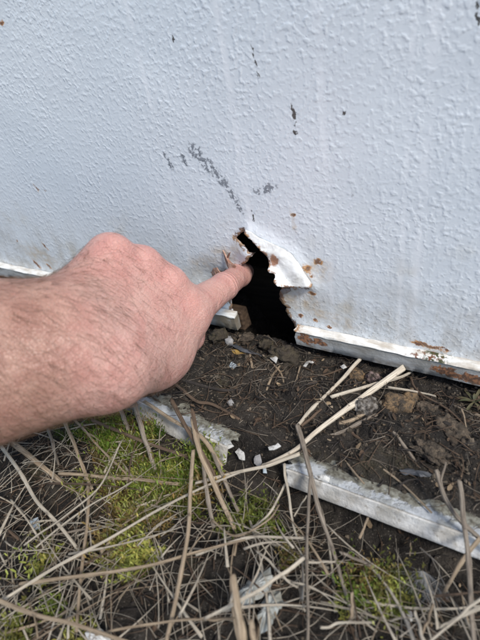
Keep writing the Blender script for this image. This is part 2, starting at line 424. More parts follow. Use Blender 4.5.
med = gridpts(-.5, .4, Z0 + .004, .42, .011); med = med[~((med[:, 0] > -.077) & (med[:, 0] < .087) & (med[:, 1] < .137))]
coarse = gridpts(X0 + .05, X1 - .05, Z0 + .05, Z1 - .05, .09); coarse = coarse[~((coarse[:, 0] > -.51) & (coarse[:, 0] < .41) & (coarse[:, 1] < .43))]
P = np.concatenate([fine, med, coarse]); dh = dist_poly(P, hole); P = P[dh > .0008]
rect = np.array([(X0, Z0), (X1, Z0), (X1, Z1), (X0, Z1)])
allp = np.concatenate([rect, hole, P]); nh = len(hole)
edges = [(0, 1), (1, 2), (2, 3), (3, 0)] + [(4 + i, 4 + (i + 1) % nh) for i in range(nh)]
res = delaunay_2d_cdt([Vector(p) for p in allp], edges, [], 0, 1e-7)
vp = np.array([tuple(v) for v in res[0]]); tri = np.array(res[2])
cen = vp[tri].mean(1); keep = ~in_poly(cen, hole) & (cen[:, 1] > Z0)
tri = tri[keep]
def seg_d(P, a, b):
    a = np.asarray(a); b = np.asarray(b); ab = b - a; t = np.clip(((P - a) @ ab) / (ab @ ab), 0, 1)
    return np.linalg.norm(P - a - t[:, None] * ab, axis=1)
W2 = lambda px, py: wallpt(px, py)[[0, 2]]
def skin_y(P):
    y = .0016 * fbm(P[:, 0] * 9, P[:, 1] * 9, 2, 5)
    # the tab left of the tear is bent out a little, its corner most
    tab = np.exp(-(np.linalg.norm(P - W2(250, 253), axis=1) / .010) ** 2) * .0045 * sstep(0, .004, -(P[:, 0] - W2(254, 252)[0]) + .004)
    left = (P[:, 0] < W2(252.5, 252)[0] + .0015) & (P[:, 1] < W2(237, 237)[1] + .001) & (P[:, 1] > W2(240, 270)[1])
    y = y - tab * left
    # pressed in round the finger and above the flap's hinge pulled out
    y = y + .0045 * np.exp(-(np.linalg.norm((P - W2(216, 285)) * (1, 1.1), axis=1) / .016) ** 2)
    hinge = np.minimum(seg_d(P, W2(251, 232), W2(291, 254)), seg_d(P, W2(291, 254), W2(312, 284)))
    up = sstep(-.001, .001, (P - W2(251, 232)) @ np.array((.0, 1.)))
    y = y - .0022 * np.exp(-(hinge / .006) ** 2)
    y = y - .002 * np.exp(-(np.linalg.norm(P - W2(283, 296), axis=1) / .009) ** 2)
    return y
yy = skin_y(vp)
verts = np.stack([vp[:, 0], yy, vp[:, 1]], 1)
# orient towards -Y
n = np.cross(verts[tri[:, 1]] - verts[tri[:, 0]], verts[tri[:, 2]] - verts[tri[:, 0]])
tri[n[:, 1] > 0] = tri[n[:, 1] > 0][:, ::-1]
panel = mesh_obj('panel', verts, tri, M['wall'], wall)
dedge = np.minimum(dist_poly(vp, hole), 1.0)
hinge_d = np.minimum(seg_d(vp, W2(251, 232), W2(291, 254)), seg_d(vp, W2(291, 254), W2(312, 284)))
ed = np.exp(-dedge / .0016) * sstep(.001, .005, hinge_d) + .55 * np.exp(-dedge / .007) * sstep(.001, .006, hinge_d) * .5
color_attr(panel, 'edge', ed)
sm = panel.modifiers.new('sheet', 'SOLIDIFY'); sm.thickness = .0006; sm.offset = -1

# ---- the white flap folded out at the right of the tear
FLAP_H = [(245.5, 229.5), (251, 232), (258, 237), (270, 242.5), (283, 248.5), (291, 253.5), (299, 263.5), (306, 275), (312.5, 284.5)]
FLAP_F = [(311.5, 287.5), (300, 288), (288, 287), (277.5, 286.5), (273.5, 282), (275, 274.5), (268, 271.5), (269.2, 265), (267.3, 257), (262, 252), (256, 245.5), (250, 239.5), (243.8, 233.5)]
def dens(L, closed=True, st=2.0, jit=.35):
    out = []
    for i in range(len(L) if closed else len(L) - 1):
        a = np.array(L[i], float); b = np.array(L[(i + 1) % len(L)], float); n = max(1, int(np.linalg.norm(b - a) / st))
        for k in range(n): out.append(a + (b - a) * k / n + (RNG.normal(0, jit, 2) if k else 0))
    return np.array(out)
fo = np.concatenate([dens(FLAP_H, False, 2, .1), dens([FLAP_H[-1]] + FLAP_F + [FLAP_H[0]], False)])
gx, gy = np.meshgrid(np.arange(242, 314, 1.8), np.arange(228, 290, 1.8)); fi = np.stack([gx.ravel(), gy.ravel()], 1)
fi = fi[in_poly(fi, fo)]; fi = fi[dist_poly(fi, fo) > .9]
fp = np.concatenate([fo, fi]); nf = len(fo)
res = delaunay_2d_cdt([Vector(p) for p in fp], [(i, (i + 1) % nf) for i in range(nf)], [], 1, 1e-6)
fv = np.array([tuple(v) for v in res[0]]); ft = np.array(res[2])
hd = np.full(len(fv), 99.)
for i in range(len(FLAP_H) - 1): hd = np.minimum(hd, seg_d(fv, np.array(FLAP_H[i]), np.array(FLAP_H[i + 1])))
off = .0032 + .00036 * hd + .0011 * np.sin(hd * .25) * (fv[:, 1] > 250) + 0.0010 * fbm(fv[:, 0] * .11, fv[:, 1] * .11, 3, 8) * np.clip(hd / 6, 0, 1)
V = np.array([wallpt(x, y, -o) for (x, y), o in zip(fv, off)])
n = np.cross(V[ft[:, 1]] - V[ft[:, 0]], V[ft[:, 2]] - V[ft[:, 0]]); ft[n[:, 1] > 0] = ft[n[:, 1] > 0][:, ::-1]
flap = mesh_obj('torn_flap', V, ft, M['flap'], wall); flap['label'] = 'bright white metal flap folded out beside the hole'
fd = dist_poly(fv, dens([FLAP_H[-1]] + FLAP_F + [FLAP_H[0]], False, 3, 0))
fd = np.min([seg_d(fv, np.array(a, float), np.array(b, float)) for a, b in zip(([FLAP_H[-1]] + FLAP_F), (FLAP_F + [FLAP_H[0]]))], 0)
color_attr(flap, 'edge', np.exp(-fd / 2.4))
sm = flap.modifiers.new('sheet', 'SOLIDIFY'); sm.thickness = .0005; sm.offset = -1

# ---- small curled shards along the left edge
def shard(pxs, outs, mat, thick=.0009):
    P3 = [wallpt(x, y, -o) for (x, y), o in zip(pxs, outs)]
    c = np.mean(P3, 0) + np.array((0, -.0008, 0)); n = len(P3)
    V = P3 + [c]; F = [(i, (i + 1) % n, n) for i in range(n)]
    o = mesh_obj('torn_shard', V, F, mat, wall, False)
    m = o.modifiers.new('sheet', 'SOLIDIFY'); m.thickness = thick; m.offset = 0
    return o
shard([(223, 250), (227, 257), (231, 262), (236, 266), (234.5, 270.5), (230, 270), (227.5, 266), (225.5, 260)], [.001, .003, .005, .009, .010, .009, .006, .003], M['rustwood'])
shard([(212, 272), (213.5, 268), (217, 267.5), (219, 271), (221, 273), (216, 275), (212.5, 275.5)], [.003, .004, .005, .006, .006, .006, .004], M['rustwood'])
shard([(226, 258), (229, 253), (230.5, 252), (228.5, 259)], [.002, .005, .006, .003], M['rustwood'], .0005)
shard([(280.5, 290), (284, 288.6), (290, 288.4), (291, 290.5), (287, 293), (283, 294)], [.0045, .005, .0046, .0046, .0045, .0043], mat_simple('bare_metal', (.28, .26, .25), (.18, .15, .14), 300, .5))

# ---- bottom trim with its raised white lip, one length each side of the hole
def trim(xa, xb, seed):
    xs = [xa]; x = xa
    st = .003
    while True:
        near = min(abs(x), 2.0); x += st * (1 + max(0, near - .3) * 30)
        if x >= xb: break
        xs.append(x)
    xs.append(xb); xs = np.array(xs)
    prof = [(-.0008, .0112), (-.0050, .0098), (-.0064, .0108), (-.0068, .0180), (-.0064, .0228), (-.0010, .0232)]
    wob = .0010 * fbm(xs * 18, xs * 0, 2, seed); wz = .0006 * fbm(xs * 40, xs * 0 + 3, 2, seed)
    def sweep(prof, name, parent, mat, amp, s2):
        V, F = [], []; k = len(prof)
        for i, x in enumerate(xs):
            for j, (py, pz) in enumerate(prof):
                dz = amp * float(fbm(np.array(x * 180 + j * 9.), np.array(j * 5.), 2, s2)); dy = amp * .8 * float(fbm(np.array(x * 150.), np.array(j * 7. + 50), 2, s2))
                tx = x + (RNG.uniform(-.0012, .0012) if i in (0, len(xs) - 1) and amp else 0)
                V.append((tx, py + wob[i] + dy, pz + wz[i] + dz))
        for i in range(len(xs) - 1):
            for j in range(k): F.append((i * k + j, (i + 1) * k + j, (i + 1) * k + (j + 1) % k, i * k + (j + 1) % k))
        F.append(tuple(range(k))); F.append(tuple(range(len(V) - k, len(V)))[::-1])
        o = mesh_obj(name, V, F, mat, parent)
        bm = bmesh.new(); bm.from_mesh(o.data); bmesh.ops.recalc_face_normals(bm, faces=bm.faces); bm.to_mesh(o.data); bm.free()
        o.data.set_sharp_from_angle(angle=math.radians(50)) if hasattr(o.data, 'set_sharp_from_angle') else None
        return o
    t = sweep(prof, 'bottom_trim', wall, M['trim'], .0002, seed)
    lip = [(-.0006, .0234), (-.0068, .0231), (-.0073, .0238), (-.0066, .0247), (-.0036, .0252), (-.0014, .0260), (-.0006, .0258)]
    sweep(lip, 'lip', t, M['lip'], .0007, seed + 9)
    return t
XL = wallpt(233, 312, -.006)[0]; XR = wallpt(295, 330, -.006)[0]
trim(XR, X1, 3)['label'] = 'grey bottom trim with rust patches right of the hole'
trim(X0, XL, 8)['label'] = 'grey bottom trim left of the hole'

def box(name, a, b, mat, parent, jag=0.):
    x0, y0, z0 = a; x1, y1, z1 = b; V = []
    for x in (x0, x1):
        for y in (y0, y1):
            for z in (z0, z1): V.append((x + (random.uniform(-jag, jag) if x == x1 else 0), y, z))
    F = [(0, 1, 3, 2), (4, 6, 7, 5), (0, 4, 5, 1), (2, 3, 7, 6), (0, 2, 6, 4), (1, 5, 7, 3)]
    o = mesh_obj(name, V, F, mat, parent, False)
    m = o.modifiers.new('soft_edge', 'BEVEL'); m.width = .0012; m.segments = 2
    return o
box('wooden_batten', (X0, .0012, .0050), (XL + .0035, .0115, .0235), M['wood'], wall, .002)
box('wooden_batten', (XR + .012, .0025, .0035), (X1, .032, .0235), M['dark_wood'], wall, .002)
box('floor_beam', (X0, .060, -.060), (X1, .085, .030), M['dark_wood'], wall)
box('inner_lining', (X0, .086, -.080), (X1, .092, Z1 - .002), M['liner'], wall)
box('top_cap', (X0, .0012, Z1 + .001), (X1, .095, Z1 + .012), M['lip'], wall)

# ------------------------------------------------------------------ fallen trim strips on the ground
def strip(name, f0, f1, x_end, ztop, zbot, depth, label, seed, dpx, ragged=.004):
    A = gpt(*f0, ztop); B = gpt(*f1, ztop)
    d = unit((B - A) * (1, 1, 0)); back = np.array((-d[1], d[0], 0.)); 
    if back[1] < 0: back = -back
    if x_end: B = A + d * ((x_end - A[0]) / d[0])
    Lg = np.linalg.norm(B - A); n = max(24, int(Lg / .003)); fb = dpx
    root = bpy.data.objects.new(name, None); COL.objects.link(root); root.location = A * (1, 1, 0); tag(root, label, 'metal strip', 'fallen trim strips on the soil', 'thing')
    o0 = A * (1, 1, 0)
    V, F, dirt = [], [], []; m = 14
    for i in range(n + 1):
        t = i / n; p = A + (B - A) * t
        w = depth * (1 + .12 * float(fbm(np.array(t * 14.), np.array(0.), 2, seed)))
        for j in range(m + 1):
            u = j / m; rag = (RNG.uniform(-1, 1) * ragged if i in (0, n) else 0)
            q = p + d * rag + back * (w * u) + np.array((0, 0, .0010 * float(fbm(np.array(t * Lg * 60), np.array(u * 3.), 2, seed)) - .0028 * u + .0004))
            V.append(q - o0); dirt.append(sstep(.10, .85, u) + .12)
    k = m + 1
    for i in range(n):
        for j in range(m): F.append((i * k + j, (i + 1) * k + j, (i + 1) * k + j + 1, i * k + j + 1))
    top = mesh_obj('weathered_top', V, F, M['strip_top'], root); color_attr(top, 'dirt', np.array(dirt))
    s = top.modifiers.new('sheet', 'SOLIDIFY'); s.thickness = .0016; s.offset = -1
    fx = -back * fb + np.array((0, 0, zbot - ztop))
    V, F = [], []; prof = [(0, .0006), (.02, .0016), (.06, .0017), (.3, .0008), (.6, .0009), (.9, .0012), (1., .0)]
    nrm = unit(np.cross(d, fx)); 
    if nrm[2] < 0: nrm = -nrm
    for i in range(n + 1):
        t = i / n; p = A + (B - A) * t + d * (RNG.uniform(-1, 1) * ragged * .5 if i in (0, n) else 0)
        for u, lift in prof:
            e = .0007 * float(fbm(np.array(t * Lg * 130), np.array(u * 6.), 2, seed + 3))
            V.append(p + fx * u + nrm * (lift + e * .6) + fx * (e * 18 if u > .95 else 0) - o0)
    k = len(prof)
    for i in range(n):
        for j in range(k - 1): F.append((i * k + j, i * k + j + 1, (i + 1) * k + j + 1, (i + 1) * k + j))
    face = mesh_obj('white_face', V, F, M['strip_face'], root)
    s = face.modifiers.new('sheet', 'SOLIDIFY'); s.thickness = .0016; s.offset = -1
    return root
strip('trim_strip', (285, 467), (480, 538), .34, .0125, .0020, .017, 'long straight white-faced metal strip lying on the soil at right', 5, .0045)
strip('trim_strip', (112, 386), (228, 446), None, .0130, .0005, .016, 'short broken white metal strip lying on the moss below the forearm', 15, .0060, .002)

# ------------------------------------------------------------------ the arm and hand
def HJ(p): px, py, z = p; return np.array([(px - 240) / FPX * z, (py - 320) / FPX * z, z])
CONES = [
 ((-520, 470, .150), (-330, 430, .172), .0440, .0401, .020), ((-330, 430, .172), (-61.5, 367.9, .203), .0401, .0322, .02), ((-61.5, 367.9, .203), (37.7, 353.5, .207), .0324, .026, .02),
 ((-40.2, 351.7, .207), (62.7, 326.2, .211), .0278, .0194, .018), ((-41, 381.5, .205), (82.7, 362.8, .213), .0275, .0204, .018),
 ((92, 349.4, .222), (182, 310, .276), .0184, .0135, .009), ((84.1, 338.7, .22), (166.9, 286.9, .266), .0186, .0121, .009),
 ((77.1, 325.1, .219), (141.7, 267.4, .255), .0178, .0114, .009), ((71.4, 315.7, .219), (110.6, 258.2, .24), .0171, .0132, .009),
 ((112.3, 367.0, .222), (158.2, 349.4, .268), .0195, .0195, .014), ((147.6, 352.8, .262), (182, 322.6, .282), .0194, .0124, .012),
 ((99.9, 345, .236), (162.5, 313.4, .285), .02, .0155, .016), ((90, 325, .236), (133.9, 290.8, .268), .018, .0138, .016),
 ((186, 313.3, .277), (224.1, 286.6, .322), .0126, .0094, .009), ((224.1, 286.6, .322), (239.5, 275, .350), .0093, .0086, .004), ((239.5, 275, .350), (245.5, 271.5, .368), .0085, .0068, .004),
 ((166.9, 286.9, .266), (193.1, 311.9, .302), .0106, .009, .006), ((193.1, 311.9, .302), (190.9, 337.6, .3), .0092, .0081, .004), ((190.9, 337.6, .3), (173.5, 351.8, .284), .008, .0067, .004),
 ((141.7, 267.4, .255), (172.8, 294.5, .2892), .01, .0086, .006), ((172.8, 294.5, .2892), (173.7, 324.3, .2873), .0087, .0078, .004), ((173.7, 324.3, .2873), (150.5, 334.3, .2721), .0078, .0063, .004),
 ((110.6, 258.2, .24), (138.6, 284, .2688), .0093, .008, .006), ((138.6, 284, .2688), (138, 311.6, .2672), .008, .0071, .004), ((138, 311.6, .2672), (115.3, 320, .2544), .0071, .0058, .004),
 ((158.2, 349.4, .268), (181.8, 318, .312), .0156, .0115, .01), ((181.8, 318, .312), (172, 300, .33), .0112, .0085, .005)]
# knuckle heads and extensor tendons lying just under the skin of the back of the hand
def toward(p, r):
    q = HJ(p); return q - unit(q) * r
EXTRA = []
for (a, b), (ra, rb) in zip((((100, 340, .222), (182, 308, .276)), ((92, 331, .220), (166.9, 285.5, .266)), ((86, 321, .219), (141.7, 266.5, .255))), ((.0155, .0110), (.0160, .0098), (.0155, .0092))):
    EXTRA.append((toward(a, ra), toward(b, rb), .0026, .0030, .006))
for c, r in (((166.9, 284.5, .266), .0095), ((141.7, 264.5, .255), .0088), ((182, 306, .276), .0105), ((110, 255, .240), .0085)):
    q = toward(c, .0055); EXTRA.append((q, q + 1e-4, r * .92, r * .92, .005))
VX = .00150
lo = np.array((-.330, -.070, .085)); hi = np.array((.030, .120, .375)); dims = np.ceil((hi - lo) / VX).astype(int)
ax = [lo[i] + VX * np.arange(dims[i]) for i in range(3)]
D = np.full(dims, .02, np.float32)
G = [a.astype(np.float32) for a in ax]
for a, b, ra, rb, k in [(HJ(c[0]), HJ(c[1])) + c[2:] for c in CONES] + EXTRA:
    R = max(ra, rb) + k + .006
    s0 = np.clip(np.floor((np.minimum(a, b) - R - lo) / VX).astype(int), 0, dims); s1 = np.clip(np.ceil((np.maximum(a, b) + R - lo) / VX).astype(int), 0, dims)
    if (s1 <= s0).any(): continue
    sl = tuple(slice(s0[i], s1[i]) for i in range(3))
    x = G[0][sl[0]][:, None, None]; y = G[1][sl[1]][None, :, None]; z = G[2][sl[2]][None, None, :]
    ab = b - a; L2 = ab @ ab
    t = np.clip(((x - a[0]) * ab[0] + (y - a[1]) * ab[1] + (z - a[2]) * ab[2]) / L2, 0, 1)
    e = np.sqrt((x - a[0] - t * ab[0]) ** 2 + (y - a[1] - t * ab[1]) ** 2 + (z - a[2] - t * ab[2]) ** 2) - (ra + (rb - ra) * t)
    d = D[sl]; h = np.clip(.5 + .5 * (d - e) / k, 0, 1)
    D[sl] = d * (1 - h) + e * h - k * h * (1 - h)
vg = openvdb.FloatGrid(background=.02); vg.copyFromArray(np.ascontiguousarray(D)); 
hp, hq = vg.convertToQuads(isovalue=0.0)
hp = lo + hp * VX
HV = hp @ CAM_M.T + CAM_C                               # lens frame -> world, at its true place and size
base = np.array((-.05, -.16, 0.))
person = bpy.data.objects.new('person', None); COL.objects.link(person)
tag(person, 'bare forearm and hand poking an index finger into the torn hole', 'person')
person.location = HV.mean(0)
body = mesh_obj('body', HV - HV.mean(0), hq, M['skin'], person)
bm = bmesh.new(); bm.from_mesh(body.data); bmesh.ops.recalc_face_normals(bm, faces=bm.faces)
bmesh.ops.smooth_vert(bm, verts=bm.verts, factor=.5, use_axis_x=True, use_axis_y=True, use_axis_z=True)
bmesh.ops.smooth_vert(bm, verts=bm.verts, factor=.5, use_axis_x=True, use_axis_y=True, use_axis_z=True)
bm.to_mesh(body.data); bm.free(); body.data.update()
hz = hp; red = np.zeros((len(hp), 3))
for c, r, a in (((182, 304, .262), .013, .8), ((166.9, 282, .254), .012, 1.), ((141.7, 262, .245), .011, .7), ((110, 252, .231), .012, .5), ((226, 284, .312), .011, .5), ((198, 312, .285), .012, .5)):
    red[:, 0] += a * np.exp(-(np.linalg.norm(hp - HJ(c), axis=1) / r) ** 2)
red[:, 0] = np.clip(red[:, 0] + .25 * (hz[:, 1] < -.02), 0, 1)
pxh = hp[:, 0] / hp[:, 2] * FPX + 240
red[:, 1] = 1 - sstep(30, 130, pxh)
fa = HJ((186, 313.3, .277)); fb_ = HJ((242.3, 271.8, .342)); al = (hp - fa) @ unit(fb_ - fa)
pip = (HJ((228, 283, .32)) - fa) @ unit(fb_ - fa); dd = np.abs(al - pip)
red[:, 2] = .5 + .5 * np.cos((al - pip) / .0019 * math.pi) * np.exp(-(dd / .0042) ** 2) * (pxh > 200)
color_attr(body, 'red', red)
# arm hair
nrmv = np.zeros(len(HV) * 3, np.float32); body.data.vertices.foreach_get('normal', nrmv); nrmv = nrmv.reshape(-1, 3)
cov = np.zeros(len(HV) * 3, np.float32); body.data.vertices.foreach_get('co', cov); cov = cov.reshape(-1, 3)
prob = np.where(pxh < 175, 1., 0.) * (1 - .75 * sstep(80, 170, pxh)) * (pxh > -260); prob[hp[:, 1] < -.035] *= .3
front = ((nrmv @ CAM_M) @ np.array((0, 0, 1.))) < .25; prob *= front
pick = RNG.choice(len(HV), 3600, p=prob / prob.sum())
flow = CAM_M @ unit((.55, .62, .25)); hv, hf = [], []
for i in pick:
    n_ = nrmv[i]; d = flow + RNG.normal(0, .32, 3); d = d - n_ * (d @ n_); d = unit(d)
    L = RNG.uniform(.005, .012); rr = .000045; p = cov[i]; s_ = np.cross(n_, d); b0 = len(hv)
    for k in range(4):
        u = k / 3; c = p + d * L * u + n_ * (L * (.42 * u - .38 * u * u)) + s_ * (.12 * L * u * u); wd = rr * (1 - .75 * u)
        hv += [c + s_ * wd, c - s_ * wd * .6 + n_ * wd, c - s_ * wd * .6 - n_ * wd]
    for k in range(3):
        for j in range(3): a0 = b0 + k * 3 + j; a1 = b0 + k * 3 + (j + 1) % 3; hf.append((a0, a1, a1 + 3, a0 + 3))
hair = mesh_obj('hair', hv, hf, M['hair'], person); hair['kind'] = 'stuff'

# ------------------------------------------------------------------ stones, chips and scraps
ICO = bmesh.new(); bmesh.ops.create_icosphere(ICO, subdivisions=4, radius=1); ICO_V = np.array([v.co[:] for v in ICO.verts]); ICO_F = [[v.index for v in q.verts] for q in ICO.faces]; ICO.free()
def stone(name, px, py, size, mat, label, cat, seed, rz=0., rough=.22, group=None, sink=.35, freq=1.6):
    c = gpt(px, py, 0.); c[2] = float(ground_h(c[0], c[1])); c = gpt(px, py, c[2] + size[2] * (1 - sink) * .6)
    V = ICO_V.copy(); k = np.array([1 + rough * (noise.noise(Vector(v) * freq + Vector((seed, 0, 0))) * .75 + .5 * noise.turbulence(Vector(v) * 2.6 + Vector((0, seed, 0)), 4, True, amplitude_scale=.6, frequency_scale=2.1) - .3) for v in V])
    V = V * k[:, None]; V = np.sign(V) * np.abs(V) ** .9 * np.array(size)
    o = mesh_obj(name, V, ICO_F, mat); o.location = c; o.rotation_euler.z = math.radians(rz); tag(o, label, cat, group); return o
stone('stone', 396, 407, (.0098, .0075, .0080), M['ochre'], 'orange-brown crumbly stone on the soil below the bottom trim', 'stone', 4, 20, .5)
stone('stone', 410, 399, (.0060, .0050, .0050), M['ochre'], 'smaller tan stone touching the orange-brown one, nearer the trim', 'stone', 9, 60, .45)
stone('stone', 366, 406, (.0085, .0058, .0050), M['greystone'], 'pale grey lumpy stone half under the thick pale straw', 'stone', 12, 25, .55)
stone('clod', 452, 432, (.0115, .0070, .0050), M['brownstone'], 'brown earthy clod with a flat tan top right of the stones', 'clod', 31, -35, .8, sink=.7, freq=2.4)
stone('clod', 430, 452, (.0090, .0055, .0028), M['brownstone'], 'low flat brown clod in the soil above the white strip', 'clod', 33, -10, .9, sink=.9, freq=2.8)
stone('stone', 373, 377, (.0048, .0040, .0035), M['pink'], 'small pinkish stone tucked below the trim', 'stone', 40, 0, .5)
stone('stone', 356, 375, (.0060, .0050, .0045), M['ochre'], 'small brown stone left of the pinkish one under the trim', 'stone', 41, 0, .4)
stone('clod', 283, 357, (.0125, .0090, .0075), M['clod'], 'rounded mossy clod at the mouth of the hole', 'clod', 50, 10, .7, freq=2.2)
stone('clod', 246, 339, (.0068, .0050, .0050), M['brownstone'], 'small brown clod under the hole beside the grey pebble', 'clod', 52, 40, .7, freq=2.2)
stone('clod', 219, 337, (.0080, .0060, .0070), M['clod'], 'dark clod under the broken end of the left trim', 'clod', 53, 40, .7, freq=2.2)
stone('clod', 266, 345, (.0060, .0050, .0045), M['clod'], 'small dark clod between the mossy clod and the brown one', 'clod', 54, 0, .7, freq=2.2)
stone('pebble', 229, 341, (.0052, .0034, .0030), M['pebble'], 'light grey pebble on the soil below the pointing finger', 'pebble', 60, -40, .4)
stone('clod', 425, 410, (.0070, .0050, .0040), M['brownstone'], 'dark little clod right of the orange-brown stone', 'clod', 63, 0, .7, freq=2.2)
stone('stone', 408, 615, (.0020, .0018, .0018), M['pebble'], 'tiny pale stone in the lower right litter', 'stone', 64, 0, .3)
stone('pebble', 408, 583, (.0017, .0015, .0013), M['pink'], 'tiny pinkish pebble by the moss shoots at right', 'pebble', 66, 0, .2)

def chip(name, poly, h, mat, label, cat, seed, bulge=.0005, thick=.0006, group=None, tilt=(0, 0)):
    c2 = np.mean(poly, 0); g0 = gpt(*c2, 0); hz_ = float(ground_h(g0[0], g0[1])) + h
    c = gpt(*c2, hz_); fo = dens(poly, True, 3.0, .55)
    P3 = np.array([gpt(x, y, hz_) for x, y in fo]) - c
    rngc = np.random.default_rng(seed)
    V = [np.zeros(3) + (0, 0, bulge)] + [p * .55 + (0, 0, bulge * .8 + rngc.normal(0, bulge * .15)) for p in P3] + [p + (0, 0, rngc.normal(0, bulge * .25)) for p in P3]
    n = len(P3); F = [(0, 1 + i, 1 + (i + 1) % n) for i in range(n)] + [(1 + i, 1 + n + i, 1 + n + (i + 1) % n, 1 + (i + 1) % n) for i in range(n)]
    V = np.array(V); V[:, 2] += V[:, 0] * tilt[0] + V[:, 1] * tilt[1]
    o = mesh_obj(name, V, F, mat, None, False); o.location = c; tag(o, label, cat, group)
    bm = bmesh.new(); bm.from_mesh(o.data); bmesh.ops.recalc_face_normals(bm, faces=bm.faces); bm.to_mesh(o.data); bm.free()
    m = o.modifiers.new('sheet', 'SOLIDIFY'); m.thickness = thick; m.offset = -1
    return o
G1 = 'white paint chips on the soil'
chip('paint_chip', [(225, 369), (231, 362), (236, 361), (237, 366), (232, 371)], .002, M['blue'], 'pale bluish flake on the soil below the grey pebble', 'paint chip', 1, group=G1)
chip('paint_chip', [(303, 366), (307, 361), (315, 360), (313, 364), (309, 363), (306, 367)], .002, M['chip'], 'small ragged white chip under the rusty end of the right trim', 'paint chip', 2, group=G1)
chip('paint_chip', [(340, 366), (344, 364), (347, 367), (343, 369)], .002, M['chip'], 'tiny white chip by the upper tip of the thin straw', 'paint chip', 3, group=G1)
chip('paint_chip', [(270, 358), (275, 355), (278, 358), (276, 363), (272, 360)], .009, M['chip'], 'white fleck stuck on the mossy clod', 'paint chip', 4, group=G1)
chip('paint_chip', [(183, 363), (189, 360), (192, 363), (187, 366)], .002, M['chip'], 'small white chip just right of the base of the hand', 'paint chip', 5, group=G1)
chip('paint_chip', [(235, 452), (239, 448), (244, 452), (245, 460), (239, 459)], .006, M['chip'], 'square white chip right of the broken strip end', 'paint chip', 6, group=G1)
chip('paint_chip', [(224, 443), (230, 440), (234, 446), (228, 449)], .006, M['chip'], 'white chip touching the broken strip end', 'paint chip', 7, group=G1)
chip('paint_chip', [(227, 402), (231, 398), (234, 403), (231, 408)], .003, M['pebble'], 'grey-white chip between two dark twigs', 'paint chip', 8, group=G1)
chip('paint_chip', [(268, 447), (278, 443), (281, 446), (274, 450), (269, 450)], .004, M['chip'], 'white chip in the dirt left of the thick pale straw', 'paint chip', 9, group=G1)
chip('paint_chip', [(255, 456), (260, 454), (262, 462), (258, 467), (254, 463)], .004, M['pebble'], 'grey chip left of the long strip end', 'paint chip', 10, group=G1)
chip('paint_chip', [(262, 466), (266, 467), (267, 473), (263, 473)], .004, M['blue'], 'bluish chip just left of the long strip end', 'paint chip', 11, group=G1)
chip('paint_chip', [(314, 476), (322, 475), (330, 478), (329, 482), (318, 480)], .0075, M['chip'], 'curled white paint peel on the top edge of the long strip', 'paint chip', 12, .0018, group=G1)
chip('paint_chip', [(86, 634), (98, 628), (108, 633), (112, 645), (90, 648)], .010, M['chip'], 'white flake at the very bottom edge of the picture', 'paint chip', 13, .003, group=G1)
chip('paint_chip', [(404, 622), (409, 616), (413, 620), (409, 624)], .003, M['chip'], 'small white crumb below the white fluff', 'paint chip', 14, group=G1)
chip('paint_chip', [(30, 520), (38, 517), (40, 528), (34, 532)], .003, M['blue'], 'bluish grey chip in the dark soil at left', 'paint chip', 15, group=G1)
chip('plastic_scrap', [(234, 592), (246, 582), (258, 573), (271, 569), (273, 584), (270, 592), (258, 600), (246, 606), (238, 600)], .012, M['plastic'], 'torn grey plastic scrap beside the stubby upright stalk', 'plastic scrap', 17, .003, .0005, tilt=(.2, .1))
chip('plastic_scrap', [(262, 604), (270, 594), (280, 592), (284, 602), (276, 616), (268, 628), (260, 632), (258, 618)], .008, M['plastic'], 'crumpled grey plastic scrap below the larger torn one', 'plastic scrap', 18, .004, .0005, tilt=(-.2, .2))
chip('dark_shard', [(399, 470), (408, 468), (424, 471), (432, 474), (430, 477), (415, 475), (402, 474)], .003, M['slate'], 'flat dark shiny shard above the long white strip', 'shard', 19, .0012)
chip('dead_leaf', [(230, 349), (236, 349), (246, 353), (249, 355), (243, 357), (235, 354)], .004, M['leafy'], 'small yellow leaf below the grey pebble', 'leaf', 20, .001, .0004)
chip('dark_shard', [(229, 345), (237, 344.5), (248, 350), (262, 355.5), (248, 353), (238, 349)], .007, M['slate'], 'dark curved husk lying on the small yellow leaf', 'husk', 21, .0012)

# small weed leaves at the right under the trim
weed = bpy.data.objects.new('weed', None); COL.objects.link(weed); tag(weed, 'little green weed under the trim at the right edge', 'weed')
wc = gpt(474, 402, .004); weed.location = wc
for i, (a, L, e) in enumerate(((80, .016, 30), (130, .013, 25), (20, .014, 35), (170, .012, 20), (250, .012, 15), (310, .013, 25), (100, .010, 60), (210, .013, 40))):
    V, F = [], []; a = math.radians(a); e = math.radians(e)
    for k in range(7):
        u = k / 6; wd = .0009 * math.sin(math.pi * (u * .92 + .06)); r = L * u; z_ = r * math.sin(e) - .006 * u * u
        c = np.array((math.cos(a) * r * math.cos(e), math.sin(a) * r * math.cos(e), z_)); s_ = np.array((-math.sin(a), math.cos(a), 0))
        V += [c - s_ * wd, c - np.array((0, 0, wd * .35)), c + s_ * wd]
    for k in range(6):
        b0 = k * 3; F += [(b0, b0 + 1, b0 + 4, b0 + 3), (b0 + 1, b0 + 2, b0 + 5, b0 + 4)]
    mesh_obj('leaf', V, F, M['weed'], weed)

